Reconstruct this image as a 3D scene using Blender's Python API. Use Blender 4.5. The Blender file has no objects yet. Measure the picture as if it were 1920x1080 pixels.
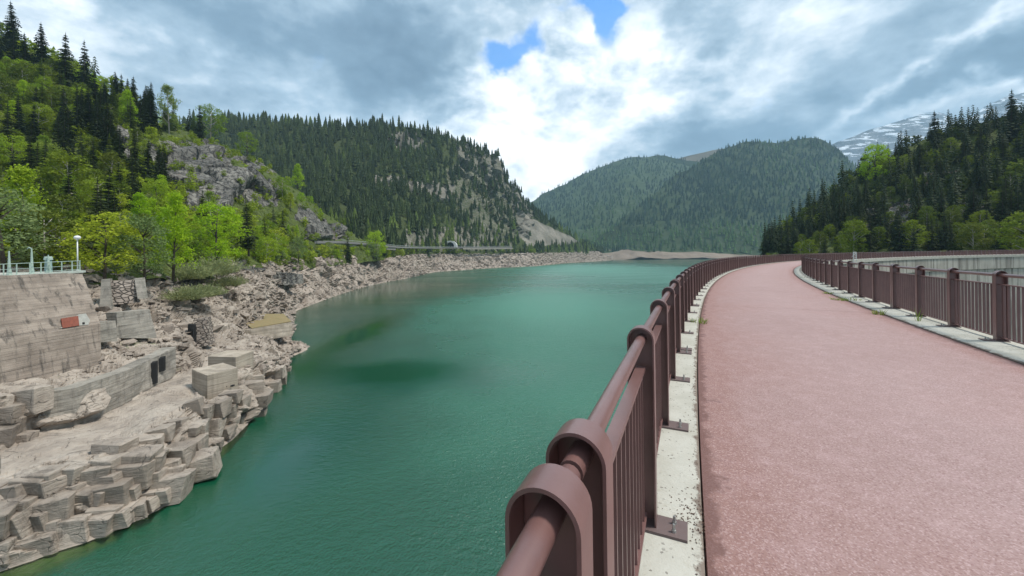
import bpy, bmesh, math, random
import numpy as np
from mathutils import Vector, Matrix
random.seed(7); RNG = np.random.default_rng(7)

# ------------------------------------------------------------------ camera
F, Y0, ROLL, CAMH = 721.0, 478.4, -0.0140, 1.5       # focal length in px of a 1920 wide frame, horizon, roll, eye height
CR, SR = math.cos(ROLL), math.sin(ROLL)
RIGHT = np.array([CR, 0, SR]); FWD = np.array([0, 1.0, 0]); UP = np.array([-SR, 0, CR])
CAM = np.array([0, 0, CAMH])
sc = bpy.context.scene
cd = bpy.data.cameras.new('camera'); co = bpy.data.objects.new('camera', cd); sc.collection.objects.link(co)
cd.sensor_width = 36; cd.lens = 36 * F / 1920; cd.shift_y = -(540 - Y0) / 1920
cd.clip_start = 0.05; cd.clip_end = 30000
M4 = Matrix(((RIGHT[0], UP[0], -FWD[0], 0), (RIGHT[1], UP[1], -FWD[1], 0), (RIGHT[2], UP[2], -FWD[2], CAMH), (0, 0, 0, 1)))
co.matrix_world = M4
sc.camera = co

# ------------------------------------------------------------------ light
SUN_EL, SUN_AZ = math.radians(60), math.radians(96)   # azimuth clockwise from +Y
sd = bpy.data.lights.new('sun', 'SUN'); so = bpy.data.objects.new('sun', sd); sc.collection.objects.link(so)
sd.energy = 1.5; sd.angle = math.radians(10); sd.color = (1.0, 0.955, 0.88)
sv = Vector((math.sin(SUN_AZ) * math.cos(SUN_EL), math.cos(SUN_AZ) * math.cos(SUN_EL), math.sin(SUN_EL)))
so.rotation_euler = sv.to_track_quat('Z', 'Y').to_euler()
sc.view_settings.view_transform = 'Standard'; sc.view_settings.look = 'None'
sc.cycles.volume_bounces = 1
sc.view_settings.exposure = 1.48; sc.view_settings.gamma = 1

def direction(px, py):
    d = (px - 960) / F * RIGHT + FWD + (Y0 - py) / F * UP
    return d
def azel(px, py):
    d = direction(px, py); d = d / np.linalg.norm(d)
    return math.atan2(d[0], d[1]), math.asin(d[2])

class NT:
    """small helper for node trees"""
    def __init__(s, tree): s.t = tree; s.n = tree.nodes; s.l = tree.links
    def node(s, typ, **kw):
        n = s.n.new(typ)
        for k, v in kw.items():
            if k == 'inputs':
                for a, b in v.items(): s.set(n.inputs[a], b)
            else: setattr(n, k, v)
        return n
    def set(s, sock, v):
        if isinstance(v, bpy.types.NodeSocket): s.l.new(v, sock)
        elif v is not None: sock.default_value = v
    def m(s, op, a, b=None, c=None, clamp=False):
        n = s.n.new('ShaderNodeMath'); n.operation = op; n.use_clamp = clamp
        s.set(n.inputs[0], a)
        if b is not None: s.set(n.inputs[1], b)
        if c is not None: s.set(n.inputs[2], c)
        return n.outputs[0]
    def v(s, op, a, b=None):
        n = s.n.new('ShaderNodeVectorMath'); n.operation = op
        s.set(n.inputs[0], a)
        if b is not None: s.set(n.inputs[1], b)
        return n.outputs[0]
    def scale(s, a, k):
        n = s.n.new('ShaderNodeVectorMath'); n.operation = 'SCALE'; s.set(n.inputs[0], a); s.set(n.inputs['Scale'], k); return n.outputs[0]
    def noise(s, vec, scale, detail=5, rough=.55, dist=0, color=False):
        n = s.n.new('ShaderNodeTexNoise'); s.set(n.inputs['Vector'], vec); s.set(n.inputs['Scale'], scale)
        s.set(n.inputs['Detail'], detail); s.set(n.inputs['Roughness'], rough); s.set(n.inputs['Distortion'], dist)
        return n.outputs['Color' if color else 0]
    def voro(s, vec, scale, feature='F1', out='Distance'):
        n = s.n.new('ShaderNodeTexVoronoi'); n.feature = feature; s.set(n.inputs['Vector'], vec); s.set(n.inputs['Scale'], scale)
        return n.outputs[out]
    def mix(s, f, a, b, blend='MIX'):
        n = s.n.new('ShaderNodeMix'); n.data_type = 'RGBA'; n.blend_type = blend
        s.set(n.inputs['Factor'], f); s.set(n.inputs['A'] if False else n.inputs[6], a); s.set(n.inputs[7], b)
        return n.outputs[2]
    def ramp(s, f, stops):
        n = s.n.new('ShaderNodeValToRGB'); cr = n.color_ramp
        while len(cr.elements) < len(stops): cr.elements.new(.5)
        for e, (p, c) in zip(cr.elements, stops):
            e.position = p; e.color = (*c, 1) if not isinstance(c, (int, float)) else (c, c, c, 1)
        s.set(n.inputs[0], f); return n.outputs[0]
    def smooth(s, x, lo, hi):
        n = s.n.new('ShaderNodeMapRange'); n.interpolation_type = 'SMOOTHSTEP'
        s.set(n.inputs[0], x); s.set(n.inputs[1], lo); s.set(n.inputs[2], hi); n.inputs[3].default_value = 0; n.inputs[4].default_value = 1
        return n.outputs[0]
    def mapping(s, vec, scale=(1, 1, 1), loc=(0, 0, 0), rot=(0, 0, 0)):
        n = s.n.new('ShaderNodeMapping'); s.set(n.inputs[0], vec)
        n.inputs['Scale'].default_value = scale; n.inputs['Location'].default_value = loc; n.inputs['Rotation'].default_value = rot
        return n.outputs[0]

# ------------------------------------------------------------------ sky with clouds
W = bpy.data.worlds.new('World'); sc.world = W; W.use_nodes = True
W.node_tree.nodes.clear()
w = NT(W.node_tree)
sky = w.node('ShaderNodeTexSky'); sky.sky_type = 'NISHITA'; sky.sun_disc = False
sky.sun_elevation = SUN_EL; sky.sun_rotation = SUN_AZ; sky.altitude = 1000
tc = w.node('ShaderNodeTexCoord'); D = tc.outputs['Generated']
warp = w.noise(D, 5.5, 5, .58, color=True)
warp = w.scale(w.v('SUBTRACT', warp, (.5, .5, .5)), .24)
Dw = w.v('ADD', D, warp)
sx = w.node('ShaderNodeSeparateXYZ'); w.set(sx.inputs[0], w.v('NORMALIZE', Dw))
az = w.m('ARCTAN2', sx.outputs[0], sx.outputs[1]); el = w.m('ARCSINE', sx.outputs[2])
def blob(px, py, rx, ry, rot=0.0, amp=1.0):
    a, e = azel(px, py); sa = math.atan(rx / F); se = math.atan(ry / F)
    da = w.m('SUBTRACT', az, a); de = w.m('SUBTRACT', el, e)
    c_, s_ = math.cos(rot), math.sin(rot)
    u = w.m('ADD', w.m('MULTIPLY', da, c_), w.m('MULTIPLY', de, s_)); v = w.m('SUBTRACT', w.m('MULTIPLY', de, c_), w.m('MULTIPLY', da, s_))
    q = w.m('ADD', w.m('POWER', w.m('ABSOLUTE', w.m('DIVIDE', u, sa)), 2), w.m('POWER', w.m('ABSOLUTE', w.m('DIVIDE', v, se)), 2))
    return w.m('MULTIPLY', w.m('EXPONENT', w.m('MULTIPLY', q, -1)), amp)
def addall(l):
    r = l[0]
    for x in l[1:]: r = w.m('ADD', r, x)
    return r
s0 = w.node('ShaderNodeSeparateXYZ'); w.set(s0.inputs[0], D)
den = w.m('ADD', w.m('MAXIMUM', s0.outputs[2], 0.0), .22)
cb = w.node('ShaderNodeCombineXYZ'); w.set(cb.inputs[0], w.m('DIVIDE', s0.outputs[0], den)); w.set(cb.inputs[1], w.m('DIVIDE', s0.outputs[1], den))
lay = w.noise(w.mapping(cb.outputs[0], (.8, 1.0, 1), rot=(0, 0, .5)), 1.35, 7, .55, .35)
puff = w.noise(w.mapping(D, (1, 1, 1.5)), 6.5, 8, .58, .2)
fine = w.noise(w.mapping(D, (1, 1, 2.0)), 16, 6, .6, .1)
# brightness field
bright = addall([blob(930, 190, 210, 75, .35, .34), blob(1120, 130, 200, 100, 0, .26), blob(1010, 300, 170, 60, 0, .34),
                 blob(1000, 350, 60, 50, 0, .25), blob(1500, 60, 120, 50, 0, .10), blob(1850, 170, 90, 18, .12, .42),
                 blob(90, 20, 200, 45, -.2, .22), blob(1780, 95, 260, 14, .5, .28), blob(520, 190, 200, 40, -.25, .10),
                 blob(1250, 190, 130, 60, 0, .16)])
dark = addall([blob(520, 70, 420, 75, -.12, .27), blob(760, 50, 130, 55, 0, .12), blob(350, 150, 260, 60, -.4, .13),
               blob(1290, 60, 80, 60, 0, .24), blob(1290, 265, 130, 40, 0, .20), blob(1470, 240, 140, 35, 0, .16),
               blob(1860, 130, 170, 24, .3, .26), blob(1600, 180, 250, 60, 0, .05), blob(1060, 135, 60, 22, 0, .12), blob(860, 205, 90, 25, 0, .06)])
val = w.m('SUBTRACT', w.m('ADD', .50, bright), dark)
val = w.m('ADD', val, w.m('MULTIPLY', w.m('SUBTRACT', lay, .5), .8))
val = w.m('ADD', val, w.m('MULTIPLY', w.m('SUBTRACT', puff, .5), w.m('ADD', .45, w.m('MULTIPLY', bright, 3.0))))
val = w.m('ADD', val, w.m('MULTIPLY', w.m('SUBTRACT', fine, .5), .42))
ccol = w.ramp(val, [(.05, (.58, .95, 1.38)), (.30, (1.05, 1.58, 2.12)), (.50, (2.1, 2.75, 3.35)), (.67, (3.8, 4.3, 4.75)), (.90, (6.6, 6.7, 6.8))])
hole = addall([blob(940, 108, 48, 28, .2, 1.0), blob(1135, 35, 34, 66, .15, .95), blob(1010, 70, 44, 28, -.3, .85), blob(1105, 5, 90, 18, 0, .7), blob(1050, 272, 22, 12, 0, .5)])
hole = w.smooth(w.m('ADD', hole, w.m('MULTIPLY', w.m('SUBTRACT', puff, .5), 2.0)), .30, .85)
cover = w.m('SUBTRACT', 1.0, w.m('MULTIPLY', hole, .93))
skyb = w.mix(1.0, sky.outputs[0], (.42, .92, 1.30, 1), 'MULTIPLY')
fin = w.mix(cover, skyb, ccol)
bg = w.node('ShaderNodeBackground'); w.set(bg.inputs[0], fin); bg.inputs[1].default_value = .084
wo = w.node('ShaderNodeOutputWorld'); w.l.new(bg.outputs[0], wo.inputs[0])

# ------------------------------------------------------------------ numpy noise
def _h(ix, iy, iz, seed):
    h = (ix * 374761393 + iy * 668265263 + iz * 2147483647 + seed * 974634777) & 0xFFFFFFFF
    h = ((h ^ (h >> 13)) * 1274126177) & 0xFFFFFFFF
    h = (h ^ (h >> 16)) & 0xFFFFFFFF
    h = (h * 2246822519) & 0xFFFFFFFF
    return ((h ^ (h >> 15)) & 0xFFFFFF) / float(0xFFFFFF)
def vnoise(P, seed=0):
    P = np.asarray(P, float); i = np.floor(P).astype(np.int64); f = P - i; u = f * f * (3 - 2 * f)
    r = 0
    for dx in (0, 1):
        for dy in (0, 1):
            for dz in (0, 1):
                wgt = (u[..., 0] if dx else 1 - u[..., 0]) * (u[..., 1] if dy else 1 - u[..., 1]) * (u[..., 2] if dz else 1 - u[..., 2])
                r = r + wgt * _h(i[..., 0] + dx, i[..., 1] + dy, i[..., 2] + dz, seed)
    return r * 2 - 1
def fbm(P, seed=0, octv=4, gain=.5):
    a, r, s = 1., 0, 1.
    for k in range(octv):
        r = r + a * vnoise(np.asarray(P) * s, seed + k * 17); a *= gain; s *= 2.03
    return r
def cells(P, seed=0):
    """angular blocks: nearest jittered cell; returns per-cell randoms, local offset and edge distance"""
    P = np.asarray(P, float); base = np.floor(P).astype(np.int64)
    best = np.full(P.shape[:-1], 9.); sec = np.full(P.shape[:-1], 9.)
    off = np.zeros(P.shape); rid = np.zeros(P.shape[:-1] + (3,), np.int64)
    for dx in (-1, 0, 1):
        for dy in (-1, 0, 1):
            for dz in (-1, 0, 1):
                c = base + np.array([dx, dy, dz])
                j = np.stack([_h(c[..., 0], c[..., 1], c[..., 2], seed + k) for k in (1, 2, 3)], -1)
                v = P - (c + .1 + .8 * j); d = np.abs(v).max(-1) * .6 + np.linalg.norm(v, axis=-1) * .4
                m = d < best
                sec = np.where(m, best, np.minimum(sec, d)); best = np.where(m, d, best)
                off = np.where(m[..., None], v, off); rid = np.where(m[..., None], c, rid)
    rnd = np.stack([_h(rid[..., 0], rid[..., 1], rid[..., 2], seed + k) for k in (11, 12, 13, 14)], -1)
    return rnd, off, sec - best

# ------------------------------------------------------------------ object helpers
C = sc.collection
def meshdata(name, verts, faces, mats=(), smooth=False, mi=None):
    me = bpy.data.meshes.new(name)
    verts = np.asarray(verts, np.float32).reshape(-1, 3)
    if isinstance(faces, np.ndarray):
        k = faces.shape[1]; n = len(faces)
        me.vertices.add(len(verts)); me.vertices.foreach_set('co', verts.ravel())
        me.loops.add(n * k); me.loops.foreach_set('vertex_index', faces.astype(np.int32).ravel())
        me.polygons.add(n); me.polygons.foreach_set('loop_start', np.arange(0, n * k, k, dtype=np.int32))
        try: me.polygons.foreach_set('loop_total', np.full(n, k, np.int32))
        except Exception: pass
    else:
        me.from_pydata([tuple(v) for v in verts], [], faces)
    me.update(calc_edges=True)
    for m in mats: me.materials.append(m)
    if mi is not None: me.polygons.foreach_set('material_index', np.asarray(mi, np.int32))
    me.polygons.foreach_set('use_smooth', np.full(len(me.polygons), bool(smooth)))
    me.validate(clean_customdata=False)
    return me
def link(name, me, parent=None):
    o = bpy.data.objects.new(name, me); C.objects.link(o)
    if parent is not None: o.parent = parent
    return o
def tag(o, label=None, cat=None, group=None, kind=None):
    if label: o['label'] = label
    if cat: o['category'] = cat
    if group: o['group'] = group
    if kind: o['kind'] = kind
    return o
def empty(name, loc=(0, 0, 0), rz=0, label=None, cat=None, group=None):
    o = bpy.data.objects.new(name, None); C.objects.link(o); o.location = loc; o.rotation_euler = (0, 0, rz)
    o.empty_display_size = .2
    return tag(o, label, cat, group)
def copy_tree(o, parent=None):
    c = o.copy(); C.objects.link(c); c.parent = parent
    for ch in list(o.children): copy_tree(ch, c)
    return c
class MB:
    """mesh builder collecting boxes, tubes and prisms"""
    def __init__(s): s.v = []; s.f = []; s.mi = []
    def add(s, v, f, mi=0):
        b = len(s.v); s.v += [tuple(map(float, p)) for p in v]; s.f += [tuple(b + i for i in q) for q in f]; s.mi += [mi] * len(f)
    def box(s, c, size, rz=0, mi=0, axes=None):
        c = np.array(c, float); h = np.array(size) / 2
        if axes is None:
            axes = np.array([[math.cos(rz), math.sin(rz), 0], [-math.sin(rz), math.cos(rz), 0], [0, 0, 1]])
        v = [c + axes[0] * h[0] * i + axes[1] * h[1] * j + axes[2] * h[2] * k for k in (-1, 1) for j in (-1, 1) for i in (-1, 1)]
        s.add(v, [(0, 2, 3, 1), (4, 5, 7, 6), (0, 1, 5, 4), (2, 6, 7, 3), (0, 4, 6, 2), (1, 3, 7, 5)], mi)
    def tube(s, pts, r, n=10, caps=True, mi=0, r2=None):
        pts = [np.array(p, float) for p in pts]; rings = []
        for k, p in enumerate(pts):
            t = pts[min(k + 1, len(pts) - 1)] - pts[max(k - 1, 0)]; t /= np.linalg.norm(t) + 1e-12
            a = np.cross(t, [0, 0, 1.]);
            if np.linalg.norm(a) < .05: a = np.cross(t, [1., 0, 0])
            a /= np.linalg.norm(a); b = np.cross(a, t)
            rr = r if r2 is None else r + (r2 - r) * k / (len(pts) - 1)
            rings.append([p + rr * (a * math.cos(2 * math.pi * i / n) + b * math.sin(2 * math.pi * i / n)) for i in range(n)])
        v = [q for R_ in rings for q in R_]; f = []
        for k in range(len(pts) - 1):
            for i in range(n):
                j = (i + 1) % n; f.append((k * n + i, k * n + j, (k + 1) * n + j, (k + 1) * n + i))
        if caps: f.append(tuple(range(n))[::-1]); f.append(tuple((len(pts) - 1) * n + i for i in range(n)))
        s.add(v, f, mi)
    def build(s, name, mats, parent=None, smooth=False):
        if not isinstance(mats, (list, tuple)): mats = [mats]
        me = meshdata(name, s.v, s.f, mats, smooth, s.mi)
        return link(name, me, parent)
def autosmooth(o, deg=40):
    me = o.data
    me.polygons.foreach_set('use_smooth', np.ones(len(me.polygons), bool))
    bm = bmesh.new(); bm.from_mesh(me)
    for e in bm.edges:
        if len(e.link_faces) == 2 and e.calc_face_angle(0) > math.radians(deg): e.smooth = False
        elif len(e.link_faces) != 2: e.smooth = False
    bm.to_mesh(me); bm.free()

# ------------------------------------------------------------------ materials
MAT = {}
def newmat(name):
    m = bpy.data.materials.new(name); m.use_nodes = True; m.node_tree.nodes.clear(); MAT[name] = m
    return m, NT(m.node_tree)
def finish(m, n, color, rough=.8, bump=None, bstr=.4, bdist=.1, metallic=0., spec=.5, disp=None, extra=None):
    b = n.node('ShaderNodeBsdfPrincipled'); n.set(b.inputs['Base Color'], color); n.set(b.inputs['Roughness'], rough)
    b.inputs['Metallic'].default_value = metallic; b.inputs['Specular IOR Level'].default_value = spec
    if bump is not None:
        bp = n.node('ShaderNodeBump'); bp.inputs['Strength'].default_value = bstr; bp.inputs['Distance'].default_value = bdist
        n.set(bp.inputs['Height'], bump); n.l.new(bp.outputs[0], b.inputs['Normal'])
    o = n.node('ShaderNodeOutputMaterial'); n.l.new(b.outputs[0], o.inputs[0]); return b
def pos(n): return n.node('ShaderNodeNewGeometry').outputs['Position']
def attr(n, name): return n.node('ShaderNodeAttribute', attribute_name=name).outputs['Fac']

def rockmat(name, c1, c2, c3, sc1=.35, wet=None, grass=None, bstr=.6, strata=1.0):
    m, n = newmat(name); P = pos(n)
    a = n.noise(P, sc1, 6, .6); b = n.noise(P, sc1 * 7, 6, .65); c = n.noise(n.mapping(P, (.6, .6, 3.2)), 1.6, 5, .6, .8)
    cr = n.voro(n.v('ADD', P, n.scale(n.noise(P, .7, 3, .5, color=True), 1.6)), .42, 'DISTANCE_TO_EDGE')
    crk = n.smooth(n.m('ADD', cr, n.m('MULTIPLY', n.m('SUBTRACT', n.noise(P, .9, 4, .6), .42), .12)), 0.0, .02)
    col = n.mix(n.smooth(a, .35, .65), c1, c2); col = n.mix(n.m('MULTIPLY', n.smooth(c, .45, .75), .55), col, c3)
    col = n.mix(n.m('MULTIPLY', n.smooth(b, .52, .72), .35), col, tuple(x * .45 for x in c1[:3]) + (1,))
    col = n.mix(n.m('MULTIPLY', n.m('SUBTRACT', 1, crk), .45), col, (.05, .045, .04, 1))
    if grass is not None:
        g = attr(n, 'green'); gn = n.noise(P, .5, 6, .7)
        gm = n.smooth(n.m('ADD', g, n.m('MULTIPLY', n.m('SUBTRACT', gn, .5), 1.3)), .42, .58)
        gc = n.mix(n.noise(P, 1.3, 4, .6), grass, tuple(x * .5 for x in grass[:3]) + (1,))
        col = n.mix(gm, col, gc)
    tn = n.m('ADD', .74, n.m('MULTIPLY', n.node('ShaderNodeObjectInfo').outputs['Random'], .30))
    cbt = n.node('ShaderNodeCombineXYZ'); [n.set(cbt.inputs[q_], tn) for q_ in range(3)]
    col = n.mix(1.0, col, cbt.outputs[0], 'MULTIPLY')
    stn = n.noise(n.mapping(P, (.5, .5, .22)), 1.1, 6, .7, .5); col = n.mix(n.m('MULTIPLY', n.smooth(stn, .54, .66), .6), col, tuple(x * .38 for x in c1[:3]) + (1,))
    h = n.m('ADD', n.m('MULTIPLY', b, .5), n.m('ADD', n.m('MULTIPLY', c, .8 * strata), n.m('MULTIPLY', crk, .6)))
    finish(m, n, col, .9, h, bstr, .25, spec=.2)
    return m
M_LEDGE = rockmat('quarry rock', (.31, .26, .215, 1), (.43, .37, .31, 1), (.185, .16, .14, 1), .3, grass=(.16, .19, .07, 1))
M_RUBBLE = rockmat('rubble stone', (.36, .30, .25, 1), (.47, .395, .33, 1), (.25, .215, .185, 1), .12, grass=(.2, .2, .08, 1), bstr=.8)
def cliffmat():
    m, n = newmat('streaked cliff'); P = pos(n)
    a = n.noise(P, .12, 6, .6); b_ = n.noise(P, .8, 6, .65); st = n.noise(n.mapping(P, (.75, .75, .06)), 1.0, 6, .68, .3); st2 = n.noise(n.mapping(P, (.22, .22, .03)), 1.0, 4, .6)
    cr = n.smooth(n.voro(n.v('ADD', P, n.scale(n.noise(P, .4, 3, .5, color=True), 3.)), .22, 'DISTANCE_TO_EDGE'), 0., .06)
    col = n.mix(n.smooth(a, .35, .65), (.13, .125, .112, 1), (.25, .235, .205, 1))
    col = n.mix(n.m('MULTIPLY', n.smooth(st, .46, .58), .85), col, (.045, .043, .042, 1))
    sep = n.node('ShaderNodeSeparateXYZ'); n.set(sep.inputs[0], P)
    red = n.m('MULTIPLY', n.smooth(n.noise(P, .035, 3, .5), .58, .66), n.smooth(st2, .48, .6))
    col = n.mix(n.m('MULTIPLY', red, .5), col, (.30, .15, .085, 1))
    col = n.mix(n.m('MULTIPLY', n.m('SUBTRACT', 1, cr), .3), col, (.04, .04, .038, 1))
    g = attr(n, 'green'); gm = n.smooth(n.m('ADD', g, n.m('MULTIPLY', n.m('SUBTRACT', n.noise(P, .5, 6, .7), .5), 1.3)), .42, .58)
    gc = n.mix(n.noise(P, .3, 5, .6), (.045, .062, .016, 1), (.12, .15, .035, 1)); col = n.mix(gm, col, gc)
    finish(m, n, col, .9, n.m('ADD', n.m('MULTIPLY', b_, .8), n.m('ADD', n.m('MULTIPLY', st, .8), cr)), .9, .5, spec=.2); return m
M_CLIFF = cliffmat()
M_MID = rockmat('hill rock', (.16, .15, .12, 1), (.26, .235, .195, 1), (.085, .08, .065, 1), .03, grass=(.065, .085, .025, 1), bstr=.8)

def soil(name, c1, c2, sc1):
    m, n = newmat(name); P = pos(n)
    col = n.mix(n.smooth(n.noise(P, sc1, 6, .65), .35, .65), c1, c2)
    finish(m, n, col, .95, n.noise(P, sc1 * 8, 4, .6), .5, .3, spec=.1); return m
M_FLOOR = soil('forest floor', (.035, .05, .014, 1), (.075, .095, .03, 1), .08)

def concrete(name, c1, c2, lines=.55, streak=.5, moss=0.):
    m, n = newmat(name); P = pos(n)
    a = n.noise(P, .5, 6, .6); b = n.noise(P, 9, 5, .6)
    s_ = n.noise(n.mapping(P, (1.6, 1.6, .12)), 1.0, 5, .65)
    sep = n.node('ShaderNodeSeparateXYZ'); n.set(sep.inputs[0], P)
    zz = n.m('ADD', sep.outputs[2], n.m('MULTIPLY', n.noise(P, .35, 2, .5), .25))
    fr = n.m('FRACT', n.m('MULTIPLY', zz, lines)); ln = n.m('MULTIPLY', n.smooth(fr, .0, .05), n.m('SUBTRACT', 1, n.smooth(fr, .93, 1.)))
    fr2 = n.m('FRACT', n.m('MULTIPLY', zz, lines * 5)); ln2 = n.smooth(n.m('ABSOLUTE', n.m('SUBTRACT', fr2, .5)), .0, .12)
    hor = n.noise(n.mapping(P, (.15, .15, 2.2)), 1.2, 4, .6)
    col = n.mix(n.smooth(a, .35, .65), c1, c2)
    col = n.mix(n.m('MULTIPLY', n.smooth(hor, .42, .62), .45), col, tuple(x * .55 for x in c1[:3]) + (1,))
    col = n.mix(n.m('MULTIPLY', n.smooth(s_, .5, .68), streak), col, (.07, .062, .055, 1))
    col = n.mix(n.m('MULTIPLY', n.m('SUBTRACT', 1, ln), .38), col, (.09, .08, .07, 1))
    col = n.mix(n.m('MULTIPLY', n.m('SUBTRACT', 1, ln2), .3), col, (.12, .10, .09, 1))
    col = n.mix(n.m('MULTIPLY', n.smooth(b, .5, .75), .2), col, (.55, .5, .45, 1))
    h = n.m('ADD', n.m('MULTIPLY', ln, .8), n.m('ADD', n.m('MULTIPLY', ln2, .25), n.m('MULTIPLY', b, .4)))
    finish(m, n, col, .9, h, .5, .08, spec=.2); return m
M_WALL = concrete('board marked concrete', (.27, .22, .18, 1), (.38, .315, .26, 1), .95, .85)
M_WALLB = concrete('grey quarry wall concrete', (.27, .25, .215, 1), (.38, .345, .295, 1), .9, .45)
M_BLOCK = concrete('pale concrete block', (.40, .34, .27, 1), (.50, .43, .35, 1), 1.4, .25)

def plain(name, color, rough=.5, metallic=0., nz=.25, nscale=6., bstr=.12, spec=.5):
    m, n = newmat(name); P = pos(n)
    k = n.noise(P, nscale, 5, .6); col = n.mix(n.m('MULTIPLY', n.smooth(k, .35, .7), nz), color, tuple(x * .55 for x in color[:3]) + (1,))
    finish(m, n, col, rough, n.noise(P, nscale * 20, 2, .5), bstr, .003, metallic, spec); return m
M_STEEL = plain('brown painted steel', (.19, .098, .088, 1), .38, 0, .35, 5)
for nd in M_STEEL.node_tree.nodes:
    if nd.type == 'BSDF_PRINCIPLED': nd.inputs['Coat Weight'].default_value = .45; nd.inputs['Coat Roughness'].default_value = .30
M_BOLT = plain('galvanised bolt', (.42, .42, .40, 1), .45, .7)
M_PLATE = plain('base plate steel', (.15, .105, .10, 1), .6)
M_GREENSTEEL = plain('pale green painted steel', (.42, .52, .45, 1), .5)
M_WHITE = plain('white painted steel', (.74, .76, .74, 1), .4)
M_GLOBE = plain('white glass globe', (.82, .82, .80, 1), .25)
M_RUST = plain('rusty red steel', (.26, .075, .045, 1), .8, 0, .6, 4)
M_DARK = plain('dark opening', (.012, .012, .012, 1), .9)
M_PLASTER = plain('pale plaster patch', (.42, .41, .37, 1), .9, 0, .5, 3)
M_BARK = plain('bark', (.10, .078, .058, 1), .9, 0, .6, 8)
M_BIRCH = plain('pale bark', (.42, .38, .33, 1), .85, 0, .6, 8)
M_GALV = plain('grey steel', (.45, .46, .46, 1), .5, .3)

# road surface
m, n = newmat('red asphalt'); P = pos(n)
g1 = n.voro(P, 130, 'F1', 'Color'); gs = n.node('ShaderNodeSeparateColor'); n.set(gs.inputs[0], g1)
big = n.noise(P, .45, 5, .55); mid = n.noise(P, 5, 6, .65); sp = n.noise(P, 42, 4, .7)
col = n.mix(n.smooth(big, .3, .7), (.345, .232, .216, 1), (.41, .292, .278, 1))
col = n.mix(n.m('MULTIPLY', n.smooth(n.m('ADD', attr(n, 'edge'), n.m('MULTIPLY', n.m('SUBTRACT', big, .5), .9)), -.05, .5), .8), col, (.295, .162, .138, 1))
col = n.mix(n.m('MULTIPLY', n.smooth(mid, .42, .72), .30), col, (.53, .37, .365, 1))
col = n.mix(n.m('MULTIPLY', n.smooth(gs.outputs[0], .6, 1.), .5), col, (.60, .44, .43, 1))
col = n.mix(n.m('MULTIPLY', n.smooth(gs.outputs[1], .62, 1.), .5), col, (.20, .10, .095, 1))
col = n.mix(n.m('MULTIPLY', n.smooth(sp, .52, .75), .25), col, (.27, .14, .13, 1))
edge = attr(n, 'edge')
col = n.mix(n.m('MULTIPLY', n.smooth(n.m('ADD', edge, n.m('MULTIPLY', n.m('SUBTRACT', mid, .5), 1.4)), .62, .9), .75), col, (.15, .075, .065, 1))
finish(m, n, col, .9, n.m('ADD', gs.outputs[2], n.m('MULTIPLY', sp, 2.)), .6, .006, spec=.3)
M_ROAD = m
m, n = newmat('kerb concrete'); P = pos(n)
vv = n.voro(P, 75, 'F1', 'Color'); gs = n.node('ShaderNodeSeparateColor'); n.set(gs.inputs[0], vv)
k1 = n.noise(P, 1.8, 6, .65); k2 = n.noise(P, 60, 4, .6); k3 = n.noise(P, 9, 6, .7)
col = n.mix(n.smooth(k1, .35, .7), (.43, .41, .35, 1), (.53, .51, .45, 1))
col = n.mix(n.m('MULTIPLY', n.smooth(gs.outputs[0], .965, .985), .6), col, (.10, .08, .07, 1))
col = n.mix(n.m('MULTIPLY', n.smooth(k2, .60, .78), .4), col, (.28, .25, .2, 1))
col = n.mix(n.m('MULTIPLY', n.smooth(k3, .58, .74), .4), col, (.34, .30, .22, 1))
col = n.mix(n.m('MULTIPLY', n.smooth(n.m('ADD', attr(n, 'edge'), n.m('MULTIPLY', n.m('SUBTRACT', k3, .5), 1.5)), .65, .9), .8), col, (.13, .085, .065, 1))
finish(m, n, col, .92, n.m('ADD', k2, k3), .5, .008, spec=.2)
M_KERB = m
# dam face
m, n = newmat('stained dam concrete'); P = pos(n)
s1 = n.noise(n.mapping(P, (.9, .9, .03)), 1.0, 6, .7); s2 = n.noise(n.mapping(P, (.22, .22, .02)), 1.0, 4, .6); a = n.noise(P, .3, 5, .6)
col = n.mix(n.smooth(a, .3, .7), (.40, .37, .32, 1), (.50, .47, .41, 1))
col = n.mix(n.m('MULTIPLY', n.smooth(s1, .48, .60), .8), col, (.12, .105, .09, 1))
col = n.mix(n.m('MULTIPLY', n.smooth(s2, .5, .62), .45), col, (.20, .18, .155, 1))
finish(m, n, col, .9, a, .3, .05, spec=.2); M_DAM = m

# foliage
def leafmat(name, cols, transl=.35, attrname=None, rough=.7):
    m, n = newmat(name); P = pos(n)
    r = attr(n, attrname) if attrname else n.node('ShaderNodeObjectInfo').outputs['Random']
    col = n.ramp(r, [(i / (len(cols) - 1), c) for i, c in enumerate(cols)])
    nn = n.noise(P, .55, 4, .6); col = n.mix(n.m('MULTIPLY', n.smooth(nn, .4, .7), .45), col, n.mix(1.0, col, (.55, .62, .5, 1), 'MULTIPLY'))
    n2 = n.noise(P, 3.1, 2, .5); col = n.mix(n.m('MULTIPLY', n.smooth(n2, .5, .8), .4), col, n.mix(1.0, col, (1.5, 1.35, 1.1, 1), 'MULTIPLY'))
    d = n.node('ShaderNodeBsdfPrincipled'); n.set(d.inputs['Base Color'], col); d.inputs['Roughness'].default_value = rough; d.inputs['Specular IOR Level'].default_value = .15
    t = n.node('ShaderNodeBsdfTranslucent'); n.set(t.inputs[0], col)
    mx = n.node('ShaderNodeMixShader'); mx.inputs[0].default_value = transl
    n.l.new(d.outputs[0], mx.inputs[1]); n.l.new(t.outputs[0], mx.inputs[2])
    o = n.node('ShaderNodeOutputMaterial'); n.l.new(mx.outputs[0], o.inputs[0]); return m
M_SPRUCE = leafmat('spruce needles', [(.030, .046, .018), (.042, .062, .02), (.062, .082, .026), (.035, .055, .024)], .15)
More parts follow.
